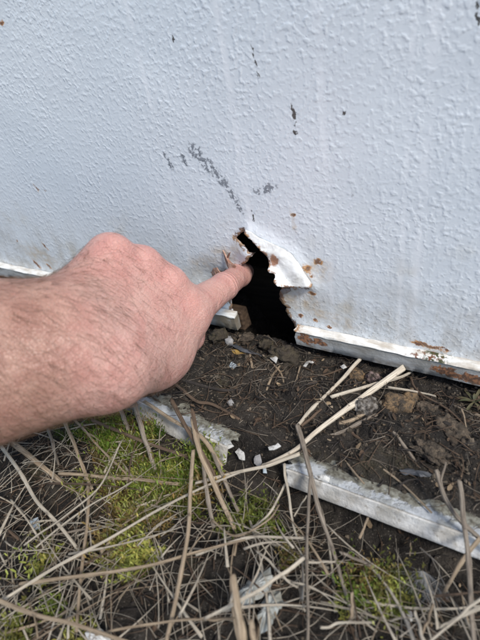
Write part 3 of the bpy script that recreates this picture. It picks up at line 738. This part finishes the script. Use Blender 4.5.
# white fluff (a seed tuft) under the long strip
V, F = [], []; fc = gpt(423, 571, .004)
for i in range(110):
    a = RNG.normal(-1.35, .55); L = RNG.uniform(.008, .017); el = abs(RNG.normal(.12, .2)); d = np.array((math.cos(a) * math.cos(el), math.sin(a) * math.cos(el), math.sin(el)))
    s_ = unit(np.cross(d, (0, 0, 1))); b0 = len(V)
    for k in range(4):
        u = k / 3; c = d * L * u + s_ * L * .2 * u * u * RNG.choice((-1, 1)) - np.array((0, 0, .004 * u * u)); wd = .000022
        V += [c + s_ * wd, c - s_ * wd * .5 + (0, 0, wd), c - s_ * wd * .5 - np.array((0, 0, wd))]
    for k in range(3):
        for j in range(3): a0 = b0 + k * 3 + j; a1 = b0 + k * 3 + (j + 1) % 3; F.append((a0, a1, a1 + 3, a0 + 3))
o = mesh_obj('seed_fluff', V, F, M['fluff']); o.location = fc; tag(o, 'wispy white seed fluff on the dark soil below the long strip', 'fluff')

# ------------------------------------------------------------------ dead stalks
def catmull(P, per=8):
    P = np.array(P, float)
    if len(P) == 2: return np.array([P[0] + (P[1] - P[0]) * t for t in np.linspace(0, 1, per + 1)])
    Q = np.concatenate([[2 * P[0] - P[1]], P, [2 * P[-1] - P[-2]]]); out = []
    for i in range(1, len(Q) - 2):
        p0, p1, p2, p3 = Q[i - 1:i + 3]
        for k in range(per):
            t = k / per; out.append(.5 * (2 * p1 + (p2 - p0) * t + (2 * p0 - 5 * p1 + 4 * p2 - p3) * t * t + (3 * p1 - p0 - 3 * p2 + p3) * t ** 3))
    out.append(P[-1]); return np.array(out)
def tube_data(C, r0, r1, seed, sides=7, flat=1., knots=True):
    C = np.asarray(C, float); n = len(C); rg = np.random.default_rng(seed)
    seg = np.concatenate([[0], np.cumsum(np.linalg.norm(np.diff(C, axis=0), axis=1))]); L = seg[-1]
    T = np.gradient(C, axis=0); T /= np.linalg.norm(T, axis=1)[:, None] + 1e-12
    up = np.array((0, 0, 1.)); up = up if abs(T[0] @ up) < .9 else np.array((1., 0, 0)); rollv = rg.uniform(0, 6.28)
    V, F, A = [], [], []; rnd = rg.random()
    kn = rg.uniform(.15, .9, 2)
    lump = .4 * fbm(seg * 110 + seed, seg * 0, 2, seed % 97)
    for i in range(n):
        u = seg[i] / L; s_ = np.cross(T[i], up); s_ /= np.linalg.norm(s_) + 1e-9; b = np.cross(s_, T[i])
        r = (r0 + (r1 - r0) * u) * (1 + .22 * lump[i])
        if knots: r *= 1 + .22 * np.exp(-((u - kn[0]) * L / .0022) ** 2)
        for j in range(sides):
            a = j / sides * 2 * math.pi; w_ = 1 + .12 * math.sin(3 * a + seed)
            x_, y_ = math.cos(a) * r * w_, math.sin(a) * r * flat * w_; ca, sa = math.cos(rollv * (flat < .99) * .15), math.sin(rollv * (flat < .99) * .15)
            V.append(C[i] + s_ * (x_ * ca - y_ * sa) + b * (x_ * sa + y_ * ca) + (T[i] * rg.uniform(-.8, .8) * r if i in (0, n - 1) else 0))
            A.append((seg[i] * 3., abs(2 * j / sides - 1), rnd))
    for i in range(n - 1):
        for j in range(sides): F.append((i * sides + j, i * sides + (j + 1) % sides, (i + 1) * sides + (j + 1) % sides, (i + 1) * sides + j))
    F.append(tuple(range(sides))[::-1]); F.append(tuple(range((n - 1) * sides, n * sides)))
    return V, F, A
GS = 'dead stalks and straws lying over the moss and soil'
def stalk(pts, wpx, mat, label, name='dead_stalk', wend=None, flat=1., seed=None, cat='stalk', wig=.00022):
    seed = seed if seed is not None else abs(hash(tuple(map(tuple, pts)))) % 9973
    P3 = []
    for px, py, h in pts:
        g = gpt(px, py, 0); P3.append(gpt(px, py, max(h, float(ground_h(g[0], g[1])) * .6 + h * .7)))
    C = catmull(P3, 9); rg = np.random.default_rng(seed); s = np.linspace(0, 1, len(C))
    for ax_ in range(3): C[:, ax_] += wig * catmull(np.stack([rg.normal(0, 1, 7)] * 3, 1), 12)[np.round(s * 72).astype(int), 0] * (.6 if ax_ == 2 else 1)
    dep = ((C[0] - CAM_C) @ CAM_M)[2]; de2 = ((C[-1] - CAM_C) @ CAM_M)[2]
    kf = .88 if pts[0][1] < 470 and pts[0][0] > 240 else .66
    r0 = kf * wpx / FPX * dep / 2; r1 = kf * (wend if wend is not None else wpx * .85) / FPX * de2 / 2
    c0 = C.mean(0) * (1, 1, 0); V, F, A = tube_data(C - c0, r0, r1, seed, 8, flat)
    o = mesh_obj(name, V, F, M[mat]); o.location = c0; color_attr(o, 'along', np.array(A)); tag(o, label, cat, GS); return o
S = [  # (x, y, height) points, width in px, material, label
 ([(404, 367, .016), (378, 386, .014), (355, 403, .012), (318, 430, .014), (297, 449, .016), (272, 462, .016), (262, 466, .012)], 8, 'pale', 'thick pale flattened straw running down left from the trim to the long strip end', 4, .5),
 ([(299, 454, .017), (270, 465, .017), (240, 472, .017), (195, 483, .018)], 4.5, 'pale', 'pale straw continuing left from the frayed end of the thick pale straw', 3, 1),
 ([(361, 358, .010), (343, 378, .009), (310, 411, .010), (297, 426, .008)], 4.5, 'pale', 'slim pale straw slanting left from the trim above the thick pale straw', 4, 1),
 ([(331, 397, .012), (362, 388, .012), (392, 380, .010), (412, 372, .006)], 4.5, 'pale', 'short pale straw crossing under the thick pale straw near the trim', 3, 1),
 ([(388, 387, .012), (412, 391, .010), (436, 396, .008)], 3, 'pale', 'short thin pale straw above the orange-brown stone', 2, 1),
 ([(410, 377, .006), (420, 393, .010), (446, 408, .010), (466, 427, .008)], 3, 'brown', 'thin curved brown stem arching over the stones below the trim', 2, 1),
 ([(385, 423, .004), (402, 443, .006), (421, 469, .005)], 5, 'grey', 'straight grey twig pointing at the flat dark shard', 4, 1),
 ([(462, 409, .010), (467, 430, .008), (473, 451, .006)], 2.2, 'tan', 'thin upright straw right of the brown clod', 1.6, 1),
 ([(380, 462, .002), (430, 461, .004), (485, 460, .004)], 2.5, 'brown', 'thin horizontal stem just above the flat dark shard', 2, 1),
 ([(445, 479, .004), (458, 471, .006), (470, 463, .006)], 6, 'tan', 'short fat straw by the forked twig', 5, .7),
 ([(436, 470, .030), (445, 496, .024), (459, 518, .020), (482, 541, .018), (498, 556, .014)], 7, 'grey', 'thick grey twig with a fork crossing the long white strip at right', 7, 1),
 ([(443, 490, .025), (441, 480, .028), (446, 463, .030)], 4, 'grey', 'short side prong of the thick grey twig at right', 3, 1),
 ([(460, 481, .034), (463, 505, .030), (467, 550, .026), (471, 600, .022), (475, 652, .020)], 8, 'grey', 'thick grey upright stalk running down the right edge', 8, .8),
 ([(479, 539, .020), (456, 569, .014), (442, 596, .006)], 6.5, 'tan', 'tan straw leaning from the right edge down to the fluff', 5, .8),
 ([(486, 594, .030), (460, 616, .030), (428, 644, .028)], 4.5, 'pale', 'pale straw in the lower right corner, the upper of two', 4, 1),
 ([(484, 606, .024), (455, 619, .022), (440, 628, .020)], 6, 'pale', 'pale straw in the lower right corner, the lower of two', 3, 1),
 ([(297, 426, .016), (303, 445, .020), (309, 468, .022), (318, 505, .018), (331, 545, .014), (353, 617, .008)], 6, 'grey', 'long grey stalk crossing the left end of the long strip and ending low', 3.5, 1),
 ([(284, 464, .020), (289, 500, .016), (297, 540, .012)], 3.2, 'pale', 'thin pale straw hanging across the left end of the long strip', 2.4, 1),
 ([(311, 473, .022), (309, 505, .020), (307, 545, .018), (308, 600, .018), (307, 652, .018)], 5, 'grey', 'straight upright grey stalk running from the long strip to the bottom edge', 5, 1),
 ([(285, 484, .014), (270, 513, .014), (252, 528, .012)], 3.8, 'pale', 'pale straw slanting left below the long strip end', 3, 1),
 ([(307, 496, .012), (294, 516, .010)], 2.4, 'pale', 'very short thin pale straw between the two stalks below the strip', 2, 1),
 ([(-6, 438, .016), (19, 471, .018), (36, 500, .018), (55, 521, .018), (82, 555, .014)], 5.5, 'pale', 'pale straw slanting down right from the left edge under the forearm', 4.5, 1),
 ([(8, 440, .014), (35, 461, .014), (62, 483, .010)], 9, 'tan', 'broad flattened tan stalk ending in the moss at left', 8, .55),
 ([(46, 420, .018), (52, 443, .016), (59, 465, .010)], 5, 'grey', 'short grey stalk rising to the forearm beside the broad tan one', 4, 1),
 ([(62, 415, .022), (78, 455, .020), (92, 490, .012)], 5.5, 'tan', 'tan stalk slanting right from under the forearm into the moss', 4.5, 1),
 ([(88, 486, .016), (88, 515, .018), (84, 550, .018), (76, 632, .016)], 5.5, 'tan', 'upright tan stalk crossing the moss at lower left', 4.5, 1),
 ([(72, 418, .020), (108, 455, .020), (132, 480, .014)], 3.5, 'tan', 'slim tan straw slanting right over the bright moss', 3, 1),
 ([(58, 473, .018), (90, 476, .018), (140, 480, .018), (180, 484, .014)], 5, 'tan', 'level tan stalk lying across the middle of the moss', 5, 1),
 ([(92, 420, .022), (118, 431, .022), (150, 444, .020), (188, 457, .016)], 5, 'brown', 'brown twig slanting right from the forearm over the moss', 4.5, 1),
 ([(-6, 606, .026), (62, 564, .026), (110, 538, .026), (158, 510, .024), (200, 489, .022), (243, 471, .018)], 5, 'pale', 'very long pale straw rising from the lower left corner to the strip end', 3, 1),
 ([(20, 584, .022), (83, 576, .024), (146, 566, .024), (183, 556, .022), (245, 539, .018)], 6.5, 'tan', 'long tan stalk lying nearly level across the lower left', 4, .8),
 ([(-8, 598, .030), (42, 616, .030), (76, 624, .030), (130, 643, .028)], 6.5, 'tan', 'tan stalk along the bottom left corner', 5.5, 1),
 ([(96, 634, .026), (140, 626, .026), (180, 620, .024), (234, 617, .022)], 4, 'tan', 'thin tan straw near the bottom edge, left of the stubby stalk', 3, 1),
 ([(193, 451, .034), (191, 490, .030), (188, 530, .026), (177, 592, .022), (165, 648, .020)], 6, 'tan', 'upright tan stalk with a cut top standing over the moss', 7, 1),
 ([(171, 400, .030), (184, 424, .028), (199, 449, .024), (212, 470, .018), (221, 505, .012)], 6.5, 'brown', 'brown broken-tipped stalk standing in front of the short strip', 6, 1),
 ([(192, 409, .034), (196, 430, .030), (200, 452, .026)], 5, 'brown', 'short brown stub standing right of the broken-tipped stalk', 6, 1),
 ([(135, 404, .026), (145, 438, .022), (155, 471, .012)], 7, 'grey', 'fat grey stalk leaning down from the forearm through the moss', 7, 1),
 ([(120, 409, .022), (124, 418, .020), (128, 430, .016)], 6, 'grey', 'fat grey stub peeping from under the forearm', 6, 1),
 ([(144, 402, .020), (174, 421, .024), (201, 437, .024), (222, 466, .018)], 6, 'tan', 'flat tan stalk lying across the short broken strip', 6, .6),
 ([(174, 383, .008), (196, 401, .012), (213, 405, .012), (240, 419, .008)], 5, 'brown', 'brown twig behind the short strip', 4, 1),
 ([(172, 377, .006), (200, 385, .008), (225, 390, .008), (254, 389, .004)], 6, 'dark', 'dark grey twig on the soil below the hand', 4, 1),
 ([(192, 418, .030), (201, 456, .028), (216, 489, .020), (235, 529, .010)], 8, 'tan', 'thick tan stalk in the bundle right of the moss', 7, .8),
 ([(203, 462, .026), (207, 490, .020), (214, 527, .010)], 6.5, 'grey', 'grey stalk inside the bundle right of the moss', 6, .8),
 ([(210, 445, .022), (222, 475, .018), (238, 512, .010)], 6, 'grey', 'outermost grey stalk on the right of the bundle', 5, .8),
 ([(233, 577, .055), (238, 608, .050), (244, 652, .046)], 10.5, 'tan', 'stubby thick upright stalk at the bottom centre', 12, .9),
 ([(251, 621, .048), (256, 652, .044)], 8, 'tan', 'shorter stub right of the stubby upright stalk', 9, 1),
 ([(304, 558, .024), (275, 580, .026), (247, 597, .028), (205, 618, .026)], 6.5, 'pale', 'pale straw crossing the torn plastic scrap', 5, .8),
 ([(176, 620, .022), (205, 620, .024), (233, 619, .024)], 3, 'tan', 'thin tan straw behind the stubby upright stalk', 3, 1),
 ([(304, 562, .016), (320, 562, .016), (336, 562, .014)], 3.5, 'pale', 'tiny level straw right of the upright grey stalk', 3, 1),
 ([(196, 555, .016), (225, 544, .018), (256, 537, .018), (305, 539, .016)], 4.5, 'pale', 'pale bent straw above the torn plastic scrap', 3.5, 1),
 ([(296, 378, .004), (320, 376, .004), (352, 366, .004)], 2.2, 'brown', 'thin brown root on the soil below the trim end', 2, 1),
 ([(286, 395, .003), (280, 372, .005), (263, 355, .008)], 2.4, 'tan', 'thin root bending down from the mossy clod', 2, 1),
 ([(250, 352, .006), (252, 372, .008), (254, 390, .004)], 3, 'tan', 'thin straw standing in the soil under the hole', 2.5, 1),
 ([(300, 366, .004), (295, 384, .005), (290, 398, .003)], 2.2, 'tan', 'thin stem left of the slim pale straw', 2, 1),
 ([(350, 445, .003), (374, 462, .006), (400, 482, .008), (432, 513, .012)], 2.8, 'tan', 'thin curved straw lying over the top of the long strip', 2, 1),
 ([(345, 428, .004), (362, 441, .005), (380, 458, .004)], 4, 'brown', 'short brown twig above the long strip', 3, 1),
 ([(344, 460, .006), (356, 474, .012), (364, 484, .012)], 2.6, 'tan', 'short thin straw on the dirty top of the long strip', 2, 1),
 ([(339, 424, .004), (355, 419, .006), (368, 412, .006)], 5, 'tan', 'short grey-tan stem end beside the pale grey stone', 4, 1),
 ([(368, 517, .004), (364, 528, .004), (359, 538, .003)], 4, 'tan', 'short tan stub in the hollow under the long strip', 4, 1),
 ([(410, 543, .003), (411, 556, .006)], 2, 'tan', 'tiny upright stem in the hollow under the long strip', 1.6, 1),
 ([(340, 552, .010), (358, 560, .010), (374, 567, .006)], 6, 'grey', 'short grey piece of stalk at the edge of the hollow', 5, .6),
 ([(352, 592, .016), (352, 606, .014), (351, 620, .012)], 5, 'tan', 'short pale upright stub right of the long grey stalk', 5, 1),
 ([(320, 628, .016), (345, 623, .016), (374, 622, .014)], 4, 'pale', 'level pale straw near the bottom right of centre', 3.5, 1),
 ([(414, 612, .018), (420, 628, .018), (427, 650, .018)], 5, 'pale', 'short pale straw slanting down at the lower right', 5, 1),
 ([(434, 605, .012), (428, 620, .014), (420, 636, .012)], 4, 'tan', 'short tan straw below the fluff', 3.5, 1),
 ([(11, 500, .012), (30, 525, .014), (44, 548, .010)], 3.2, 'pale', 'thin pale straw on the dark soil at left', 2.6, 1),
 ([(24, 545, .020), (60, 520, .024), (100, 486, .028), (122, 440, .030)], 2.8, 'pale', 'thin pale straw rising across the moss at left', 2, 1),
 ([(36, 548, .018), (80, 512, .022), (132, 482, .024)], 2.8, 'pale', 'thin straw running beside the rising pale one at left', 2, 1),
 ([(45, 536, .014), (80, 530, .016), (118, 524, .014)], 3.2, 'grey', 'thin grey stem lying level in the left litter', 2.5, 1),
 ([(102, 497, .010), (112, 520, .014), (116, 528, .008)], 5, 'brown', 'short dark stub sunk in the moss', 4.5, 1),
 ([(240, 612, .020), (262, 560, .022), (268, 545, .018)], 2.8, 'pale', 'thin pale straw standing behind the torn plastic scrap', 2, 1),
 ([(256, 550, .016), (275, 568, .018), (296, 588, .014)], 3.4, 'pale', 'short pale straw slanting right above the plastic scrap', 3, 1),
 ([(212, 520, .014), (236, 536, .018), (268, 520, .016), (279, 505, .012)], 3, 'tan', 'bent thin straw right of the bundle', 2, 1),
 ([(301, 426, .006), (316, 414, .006), (333, 401, .005)], 3.6, 'brown', 'brown stem lying parallel to the slim pale straw', 3, 1),
 ([(308, 437, .005), (325, 439, .007), (340, 445, .006), (351, 451, .004)], 2.8, 'tan', 'thin twig curving right below the thick pale straw', 2.2, 1),
 ([(326, 438, .004), (344, 431, .006), (364, 421, .007), (378, 414, .006)], 4.2, 'grey', 'grey-tan twig rising right towards the pale grey stone', 4, 1),
 ([(245, 378, .004), (232, 390, .006), (216, 392, .005), (205, 384, .003)], 2.6, 'brown', 'thin arched root in the soil right of the hand', 2, 1),
 ([(250, 402, .004), (276, 412, .006), (300, 430, .006)], 3, 'dark', 'dark thin twig on the bare soil below the hole', 2.5, 1),
 ([(236, 405, .004), (262, 424, .006), (286, 446, .006)], 3.6, 'brown', 'brown twig running down right towards the long strip end', 3, 1),
 ([(264, 400, .003), (270, 380, .006), (280, 366, .005)], 2.4, 'tan', 'thin tan root rising to the mossy clod', 2, 1),
 ([(214, 358, .004), (208, 372, .005), (196, 380, .004)], 3, 'brown', 'short brown twig close beside the hand', 2.4, 1),
 ([(408, 430, .003), (428, 424, .005), (446, 414, .005)], 3, 'brown', 'brown stem across the soil left of the brown clod', 2.4, 1),
 ([(376, 436, .003), (392, 452, .005), (404, 470, .004)], 2.6, 'tan', 'thin tan straw beside the straight grey twig', 2, 1),
 ([(455, 470, .006), (468, 488, .008), (482, 500, .008)], 4, 'brown', 'brown twig at the right edge above the long strip', 3, 1),
]
for row in S:
    pts_, wpx, mat, label, wend, flat = row
    stalk(pts_, wpx, mat, label, wend=wend, flat=flat, seed=int(sum(p[0] * 3 + p[1] * 7 for p in pts_)) % 9973)

# many thinner straws, each its own object
def straw_density(px, py):
    if py > 640: return .8
    if py < 400: return 0
    edge = 455 + (px - 285) * .364 if px > 285 else 455 - max(0, 240 - px) * .35
    d = sstep(edge, edge + 60, py)
    if px > 320 and py < 560 + (px - 320) * .25: d *= .12
    return float(d)
LANDMARKS = [((60, 450), 'under the forearm at left'), ((130, 445), 'on the bright moss under the wrist'), ((180, 470), 'beside the upright cut-topped stalk'), ((20, 520), 'on soil at the left edge'),
    ((75, 510), 'by the upright tan stalk at left'), ((130, 520), 'in the middle of the moss patch'), ((230, 500), 'by the bundle right of the moss'), ((275, 510), 'below the long strip end'),
    ((20, 590), 'near the lower left corner'), ((90, 580), 'below the long level tan stalk'), ((150, 600), 'at the bottom left of centre'), ((225, 560), 'above the stubby upright stalk'), ((205, 625), 'left of the stubby upright stalk'),
    ((265, 590), 'by the torn plastic scrap'), ((290, 625), 'at the upright grey stalk foot'), ((335, 580), 'right of the long grey stalk'), ((345, 625), 'at the bottom right of centre'), ((395, 590), 'by the moss shoots at right'),
    ((440, 610), 'below the white fluff'), ((465, 570), 'by the right edge thick stalk')]
loose = []; tries = 0
while len(loose) < 285 and tries < 9000:
    tries += 1; px = random.uniform(4, 476); py = random.uniform(425, 634)
    if random.random() > straw_density(px, py): continue
    g = gpt(px, py, 0.); x, y = g[0], g[1]; L = random.choice((.018, .025, .035, .05, .065)) * random.uniform(.7, 1.25); a = random.choice((random.gauss(.6, .5), random.gauss(2.2, .5), random.uniform(0, 3.14)))
    h0 = float(ground_h(x, y)) + random.uniform(.003, .019); tl = random.gauss(0, .10); bend = random.gauss(0, .05)
    C = []
    for u in np.linspace(-.5, .5, 9):
        cx = x + math.cos(a) * L * u - math.sin(a) * bend * L * (u * u * 4 - .3); cy = y + math.sin(a) * L * u + math.cos(a) * bend * L * (u * u * 4 - .3)
        C.append((cx, cy, max(h0 + tl * L * u - .004 * u * u, float(ground_h(cx, cy)) + .0006)))
    C = np.array(C)
    if C[:, 1].max() > -.045: continue
    if C[:, 0].max() > .05 and C[:, 1].max() > -.112: continue
    mk = random.choice(('pale', 'pale', 'pale', 'pale', 'tan', 'tan', 'brown')); r = random.choice((.00022, .00028, .00036, .00048, .00070))
    qx, qy = project(C); lm = min(LANDMARKS, key=lambda q: (q[0][0] - qx[4]) ** 2 + (q[0][1] - qy[4]) ** 2)[1]
    dx, dy = qx[-1] - qx[0], qy[-1] - qy[0]
    if dx < 0: dx, dy = -dx, -dy
    an = math.degrees(math.atan2(-dy, dx)); way = 'upright' if abs(an) > 65 else 'level' if abs(an) < 18 else 'right-rising' if an > 0 else 'right-falling'
    size = 'short' if L < .03 else 'long' if L > .052 else 'middling'
    loose.append((C, mk, r, f'{size} {way} {mk} straw {lm}', float(qx[4])))
byl = {}
for i, q in enumerate(loose): byl.setdefault(q[3], []).append(i)
ORD = ['first', 'second', 'third', 'fourth', 'fifth', 'sixth', 'seventh', 'eighth', 'ninth', 'tenth']
for i, (C, mk, r, lab, qx) in enumerate(loose):
    mates = sorted(byl[lab], key=lambda j: loose[j][4])
    if len(mates) > 1: lab += f', {ORD[mates.index(i)]} from the left' if len(mates) > 2 else ', the left one' if mates[0] == i else ', the right one'
    c0 = C.mean(0) * (1, 1, 0); V, F, A = tube_data(C - c0, r * (1.5 if i % 2 else 1), r * .35, 300 + i, 6, .3 if i % 2 else 1.)
    o = mesh_obj('dry_straw', V, F, M[mk]); o.location = c0; color_attr(o, 'along', np.array(A))
    tag(o, lab, 'straw', 'thin loose straws in the tangled litter')

# fine litter nobody could count
def litter(name, N, zone, rr, LL, mat, label, lift):
    V, F, A = [], [], []; made = 0; tr = 0
    while made < N and tr < N * 30:
        tr += 1; x = random.uniform(-.30, .30); y = random.uniform(-.32, -.002)
        if random.random() > zone(x, y): continue
        L = random.uniform(*LL); a = random.uniform(0, 6.28); b = random.gauss(0, .22); tl = random.gauss(0, .16); C = []
        us = (-.5, -.32, -.12, .1, .3, .5); h0 = float(ground_h(x, y)) + random.uniform(*lift)
        for u in us:
            cx = x + math.cos(a) * L * u - math.sin(a) * b * L * u * u * 3; cy = y + math.sin(a) * L * u + math.cos(a) * b * L * u * u * 3
            if cy > -.001: cy = -.001 - random.random() * .004
            C.append((cx, cy, h0 + tl * L * u))
        r = random.uniform(*rr); v, f_, a_ = tube_data(np.array(C), r, r * .5, 1000 + made, 3, 1., False)
        o0 = len(V); V += list(v); F += [tuple(i + o0 for i in q) for q in f_]; A += a_; made += 1
    o = mesh_obj(name, V, F, mat); color_attr(o, 'along', np.array(A)); tag(o, label, 'litter', None, 'stuff'); return o
def zone_low(x, y):
    px, py = project(np.array((x, y, .005))); return straw_density(float(px), float(py)) * .9
def zone_back(x, y): return 1. if y > -.098 else .12
litter('straw_litter', 1000, zone_low, (.00014, .00032), (.012, .05), M['pale'], 'fine broken straw scattered over the moss', (.001, .014))
litter('root_litter', 650, zone_back, (.00010, .00036), (.006, .026), M['grey'], 'fine brown roots and stems strewn over the dark soil', (.0002, .003))
litter('brown_litter', 1500, zone_low, (.0002, .0006), (.010, .03), M['brown'], 'brown rotting stems under the dead stalks', (.0, .008))
litter('stem_litter', 1000, zone_back, (.00014, .0005), (.006, .024), M['brown'], 'brown thread-like stems in the soil below the wall', (.0002, .003))
litter('dark_litter', 1500, lambda x, y: .6, (.0002, .0007), (.005, .02), M['dark'], 'dark rotted plant bits on the soil', (.0, .004))

# curled bits of dead leaf on the soil
V, F, A = [], [], []
for i in range(600):
    x = random.uniform(-.2, .28); y = random.uniform(-.12, -.002) if i % 3 else random.uniform(-.28, -.002)
    a = random.uniform(0, 6.28); L = random.uniform(.0012, .0048); W_ = L * random.uniform(.25, .7); cu = random.uniform(-.9, .9); z0 = float(ground_h(x, y)) + random.uniform(.0003, .0016); tx, ty = random.gauss(0, .35), random.gauss(0, .35); b0 = len(V); tn = (.10, .064, .04) if random.random() < .6 else (.25, .18, .11) if random.random() < .7 else (.04, .032, .026)
    jj = random.uniform(.6, 1.3)
    for iu in range(4):
        u = iu / 3 - .5; ww = W_ * (.35 + 1.2 * (.25 - u * u) * 2) * random.uniform(.7, 1.2)
        for iv in (-1, 0, 1):
            lx, ly = L * u * 2 * .5, ww * iv * .5
            V.append((x + math.cos(a) * lx - math.sin(a) * ly, y + math.sin(a) * lx + math.cos(a) * ly, z0 + tx * lx + ty * ly + cu * L * (u * u) + .3 * abs(iv) * ww * cu + L * .15)); A.append(tuple(c * jj for c in tn))
    for iu in range(3):
        for iv in range(2): q = b0 + iu * 3 + iv; F.append((q, q + 1, q + 4, q + 3))
o = mesh_obj('leaf_litter', V, F, M['leafbit']); color_attr(o, 'tint', np.array(A)); tag(o, 'curled brown crumbs of dead leaf on the dark soil', 'leaf litter', None, 'stuff')

# soil crumbs
ic = bmesh.new(); bmesh.ops.create_icosphere(ic, subdivisions=1, radius=1); IV = np.array([v.co[:] for v in ic.verts]); IF = np.array([[v.index for v in q.verts] for q in ic.faces]); ic.free()
N = 7000; cx = RNG.uniform(-.3, .3, N); cy = RNG.uniform(-.30, .03, N) ; near = RNG.random(N) < .45; cy[near] = RNG.uniform(-.09, .01, near.sum()); cx[near] = RNG.uniform(-.12, .2, near.sum())
sz = .0003 + .0009 * RNG.random(N) ** 3 + .0010 * (RNG.random(N) < .03)
VV = IV[None] * (1 + RNG.normal(0, .22, (N, len(IV), 1))) * sz[:, None, None] * RNG.uniform(.6, 1.3, (N, 1, 3)) + np.stack([cx, cy, ground_h(cx, cy) + sz * .35], 1)[:, None]
FF = IF[None] + (np.arange(N) * len(IV))[:, None, None]
tv = RNG.uniform(.45, 1.7, N); tv[RNG.random(N) < .012] = 3.
o = mesh_obj('soil_crumbs', VV.reshape(-1, 3), FF.reshape(-1, 3), M['crumb'], None, False); color_attr(o, 'tint', np.repeat(tv, len(IV))); tag(o, 'small crumbs and grit on the dark soil', 'soil', None, 'stuff')

# ------------------------------------------------------------------ moss
ZONES = [(112, 440, 52, 24, 2000, .85), (150, 468, 56, 32, 2600, .65), (205, 476, 32, 30, 1000, .55), (150, 508, 50, 26, 1300, .35), (118, 558, 40, 24, 1300, .2), (60, 490, 26, 26, 260, .45),
         (245, 520, 26, 26, 380, .45), (50, 560, 30, 26, 180, .4), (40, 628, 46, 22, 330, .35), (385, 578, 26, 15, 420, .3), (398, 603, 24, 13, 260, .4), (280, 575, 22, 24, 200, .45), (345, 600, 24, 20, 100, .5), (-30, 560, 40, 80, 260, .4)]
pos, tint, hgt, lng = [], [], [], []
for px, py, rx, ry, n, g in ZONES:
    for _ in range(max(2, int(n / 56))):
        a = random.uniform(0, 6.283); r = math.sqrt(random.random()); q = gpt(px + rx * r * math.cos(a), py + ry * r * math.sin(a), .004)
        if r > .55 and random.random() < .45: continue
        R_ = random.uniform(.004, .0095); m = float(np.clip(g + random.gauss(0, .28), 0, 1)); j = random.uniform(.35, 1.25); big = random.uniform(.8, 1.9)
        A_, B_ = np.array((.37, .36, .085)), np.array((.10, .165, .014)); cc = (A_ * (1 - m) + B_ * m) * j
        if random.random() < .18: cc = np.array((.25, .18, .06)) * j
        for _k in range(int(26 * (R_ / .007) ** 1.6 / big)):
            b = random.uniform(0, 6.283); t = math.sqrt(random.random()); x = q[0] + R_ * t * math.cos(b); y = q[1] + R_ * t * math.sin(b)
            if y > -.104 and x > .035: continue
            pos.append((x, y)); hgt.append(random.uniform(.75, 1.15) * (1.25 - .75 * t * t) * (.7 + .35 * big)); lng.append(big); tint.append(cc * random.uniform(.75, 1.25) * np.array((random.uniform(.85, 1.15), 1, 1)))
lng = np.array(lng)
pos = np.array(pos); N = len(pos); tint = np.array(tint); hgt = np.array(hgt) * .0138; gz = ground_h(pos[:, 0], pos[:, 1])
K = 13
lean = RNG.normal(0, .42, (N, 2)); base3 = np.stack([pos[:, 0], pos[:, 1], gz], 1)
u = np.linspace(.12, 1., K)[None, :, None]
cen = base3[:, None] + np.concatenate([lean[:, None] * u * u, np.broadcast_to(u, (N, K, 1)) * .9], 2) * hgt[:, None, None]
ang = RNG.uniform(0, 6.28, (N, 1)) + np.arange(K)[None] * 2.4 + RNG.normal(0, .25, (N, K))
ll = lng[:, None] * RNG.uniform(.0016, .0034, (N, K)) * (1 - .35 * u[..., 0])
elev = .25 + .75 * u[..., 0] + RNG.normal(0, .18, (N, K))
out = np.stack([np.cos(ang) * np.cos(elev), np.sin(ang) * np.cos(elev), np.sin(elev)], -1); side = np.stack([-np.sin(ang), np.cos(ang), np.zeros_like(ang)], -1)
wd = ll * .135
v0 = cen - side * (wd * .6)[..., None]; v1 = cen + side * (wd * .6)[..., None]
mid = cen + out * (ll * .5)[..., None]; v2 = mid + side * wd[..., None]; v3 = mid - side * wd[..., None]
v4 = cen + out * ll[..., None] + np.array((0, 0, -1.)) * (ll * .18)[..., None]
MV = np.stack([v0, v1, v2, v3, v4], 2).reshape(-1, 3); nb = N * K
b0 = (np.arange(nb) * 5)[:, None]
quadf = b0 + np.array((0, 1, 2, 3)); trif = b0 + np.array((3, 2, 4))
me = bpy.data.meshes.new('moss'); me.from_pydata(MV.tolist(), [], quadf.tolist() + trif.tolist()); me.materials.append(M['moss'])
moss = bpy.data.objects.new('moss', me); COL.objects.link(moss)
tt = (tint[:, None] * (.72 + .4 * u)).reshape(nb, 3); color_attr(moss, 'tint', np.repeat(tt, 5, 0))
tag(moss, 'soft yellow-green moss growing under the dead stalks', 'moss', None, 'stuff')
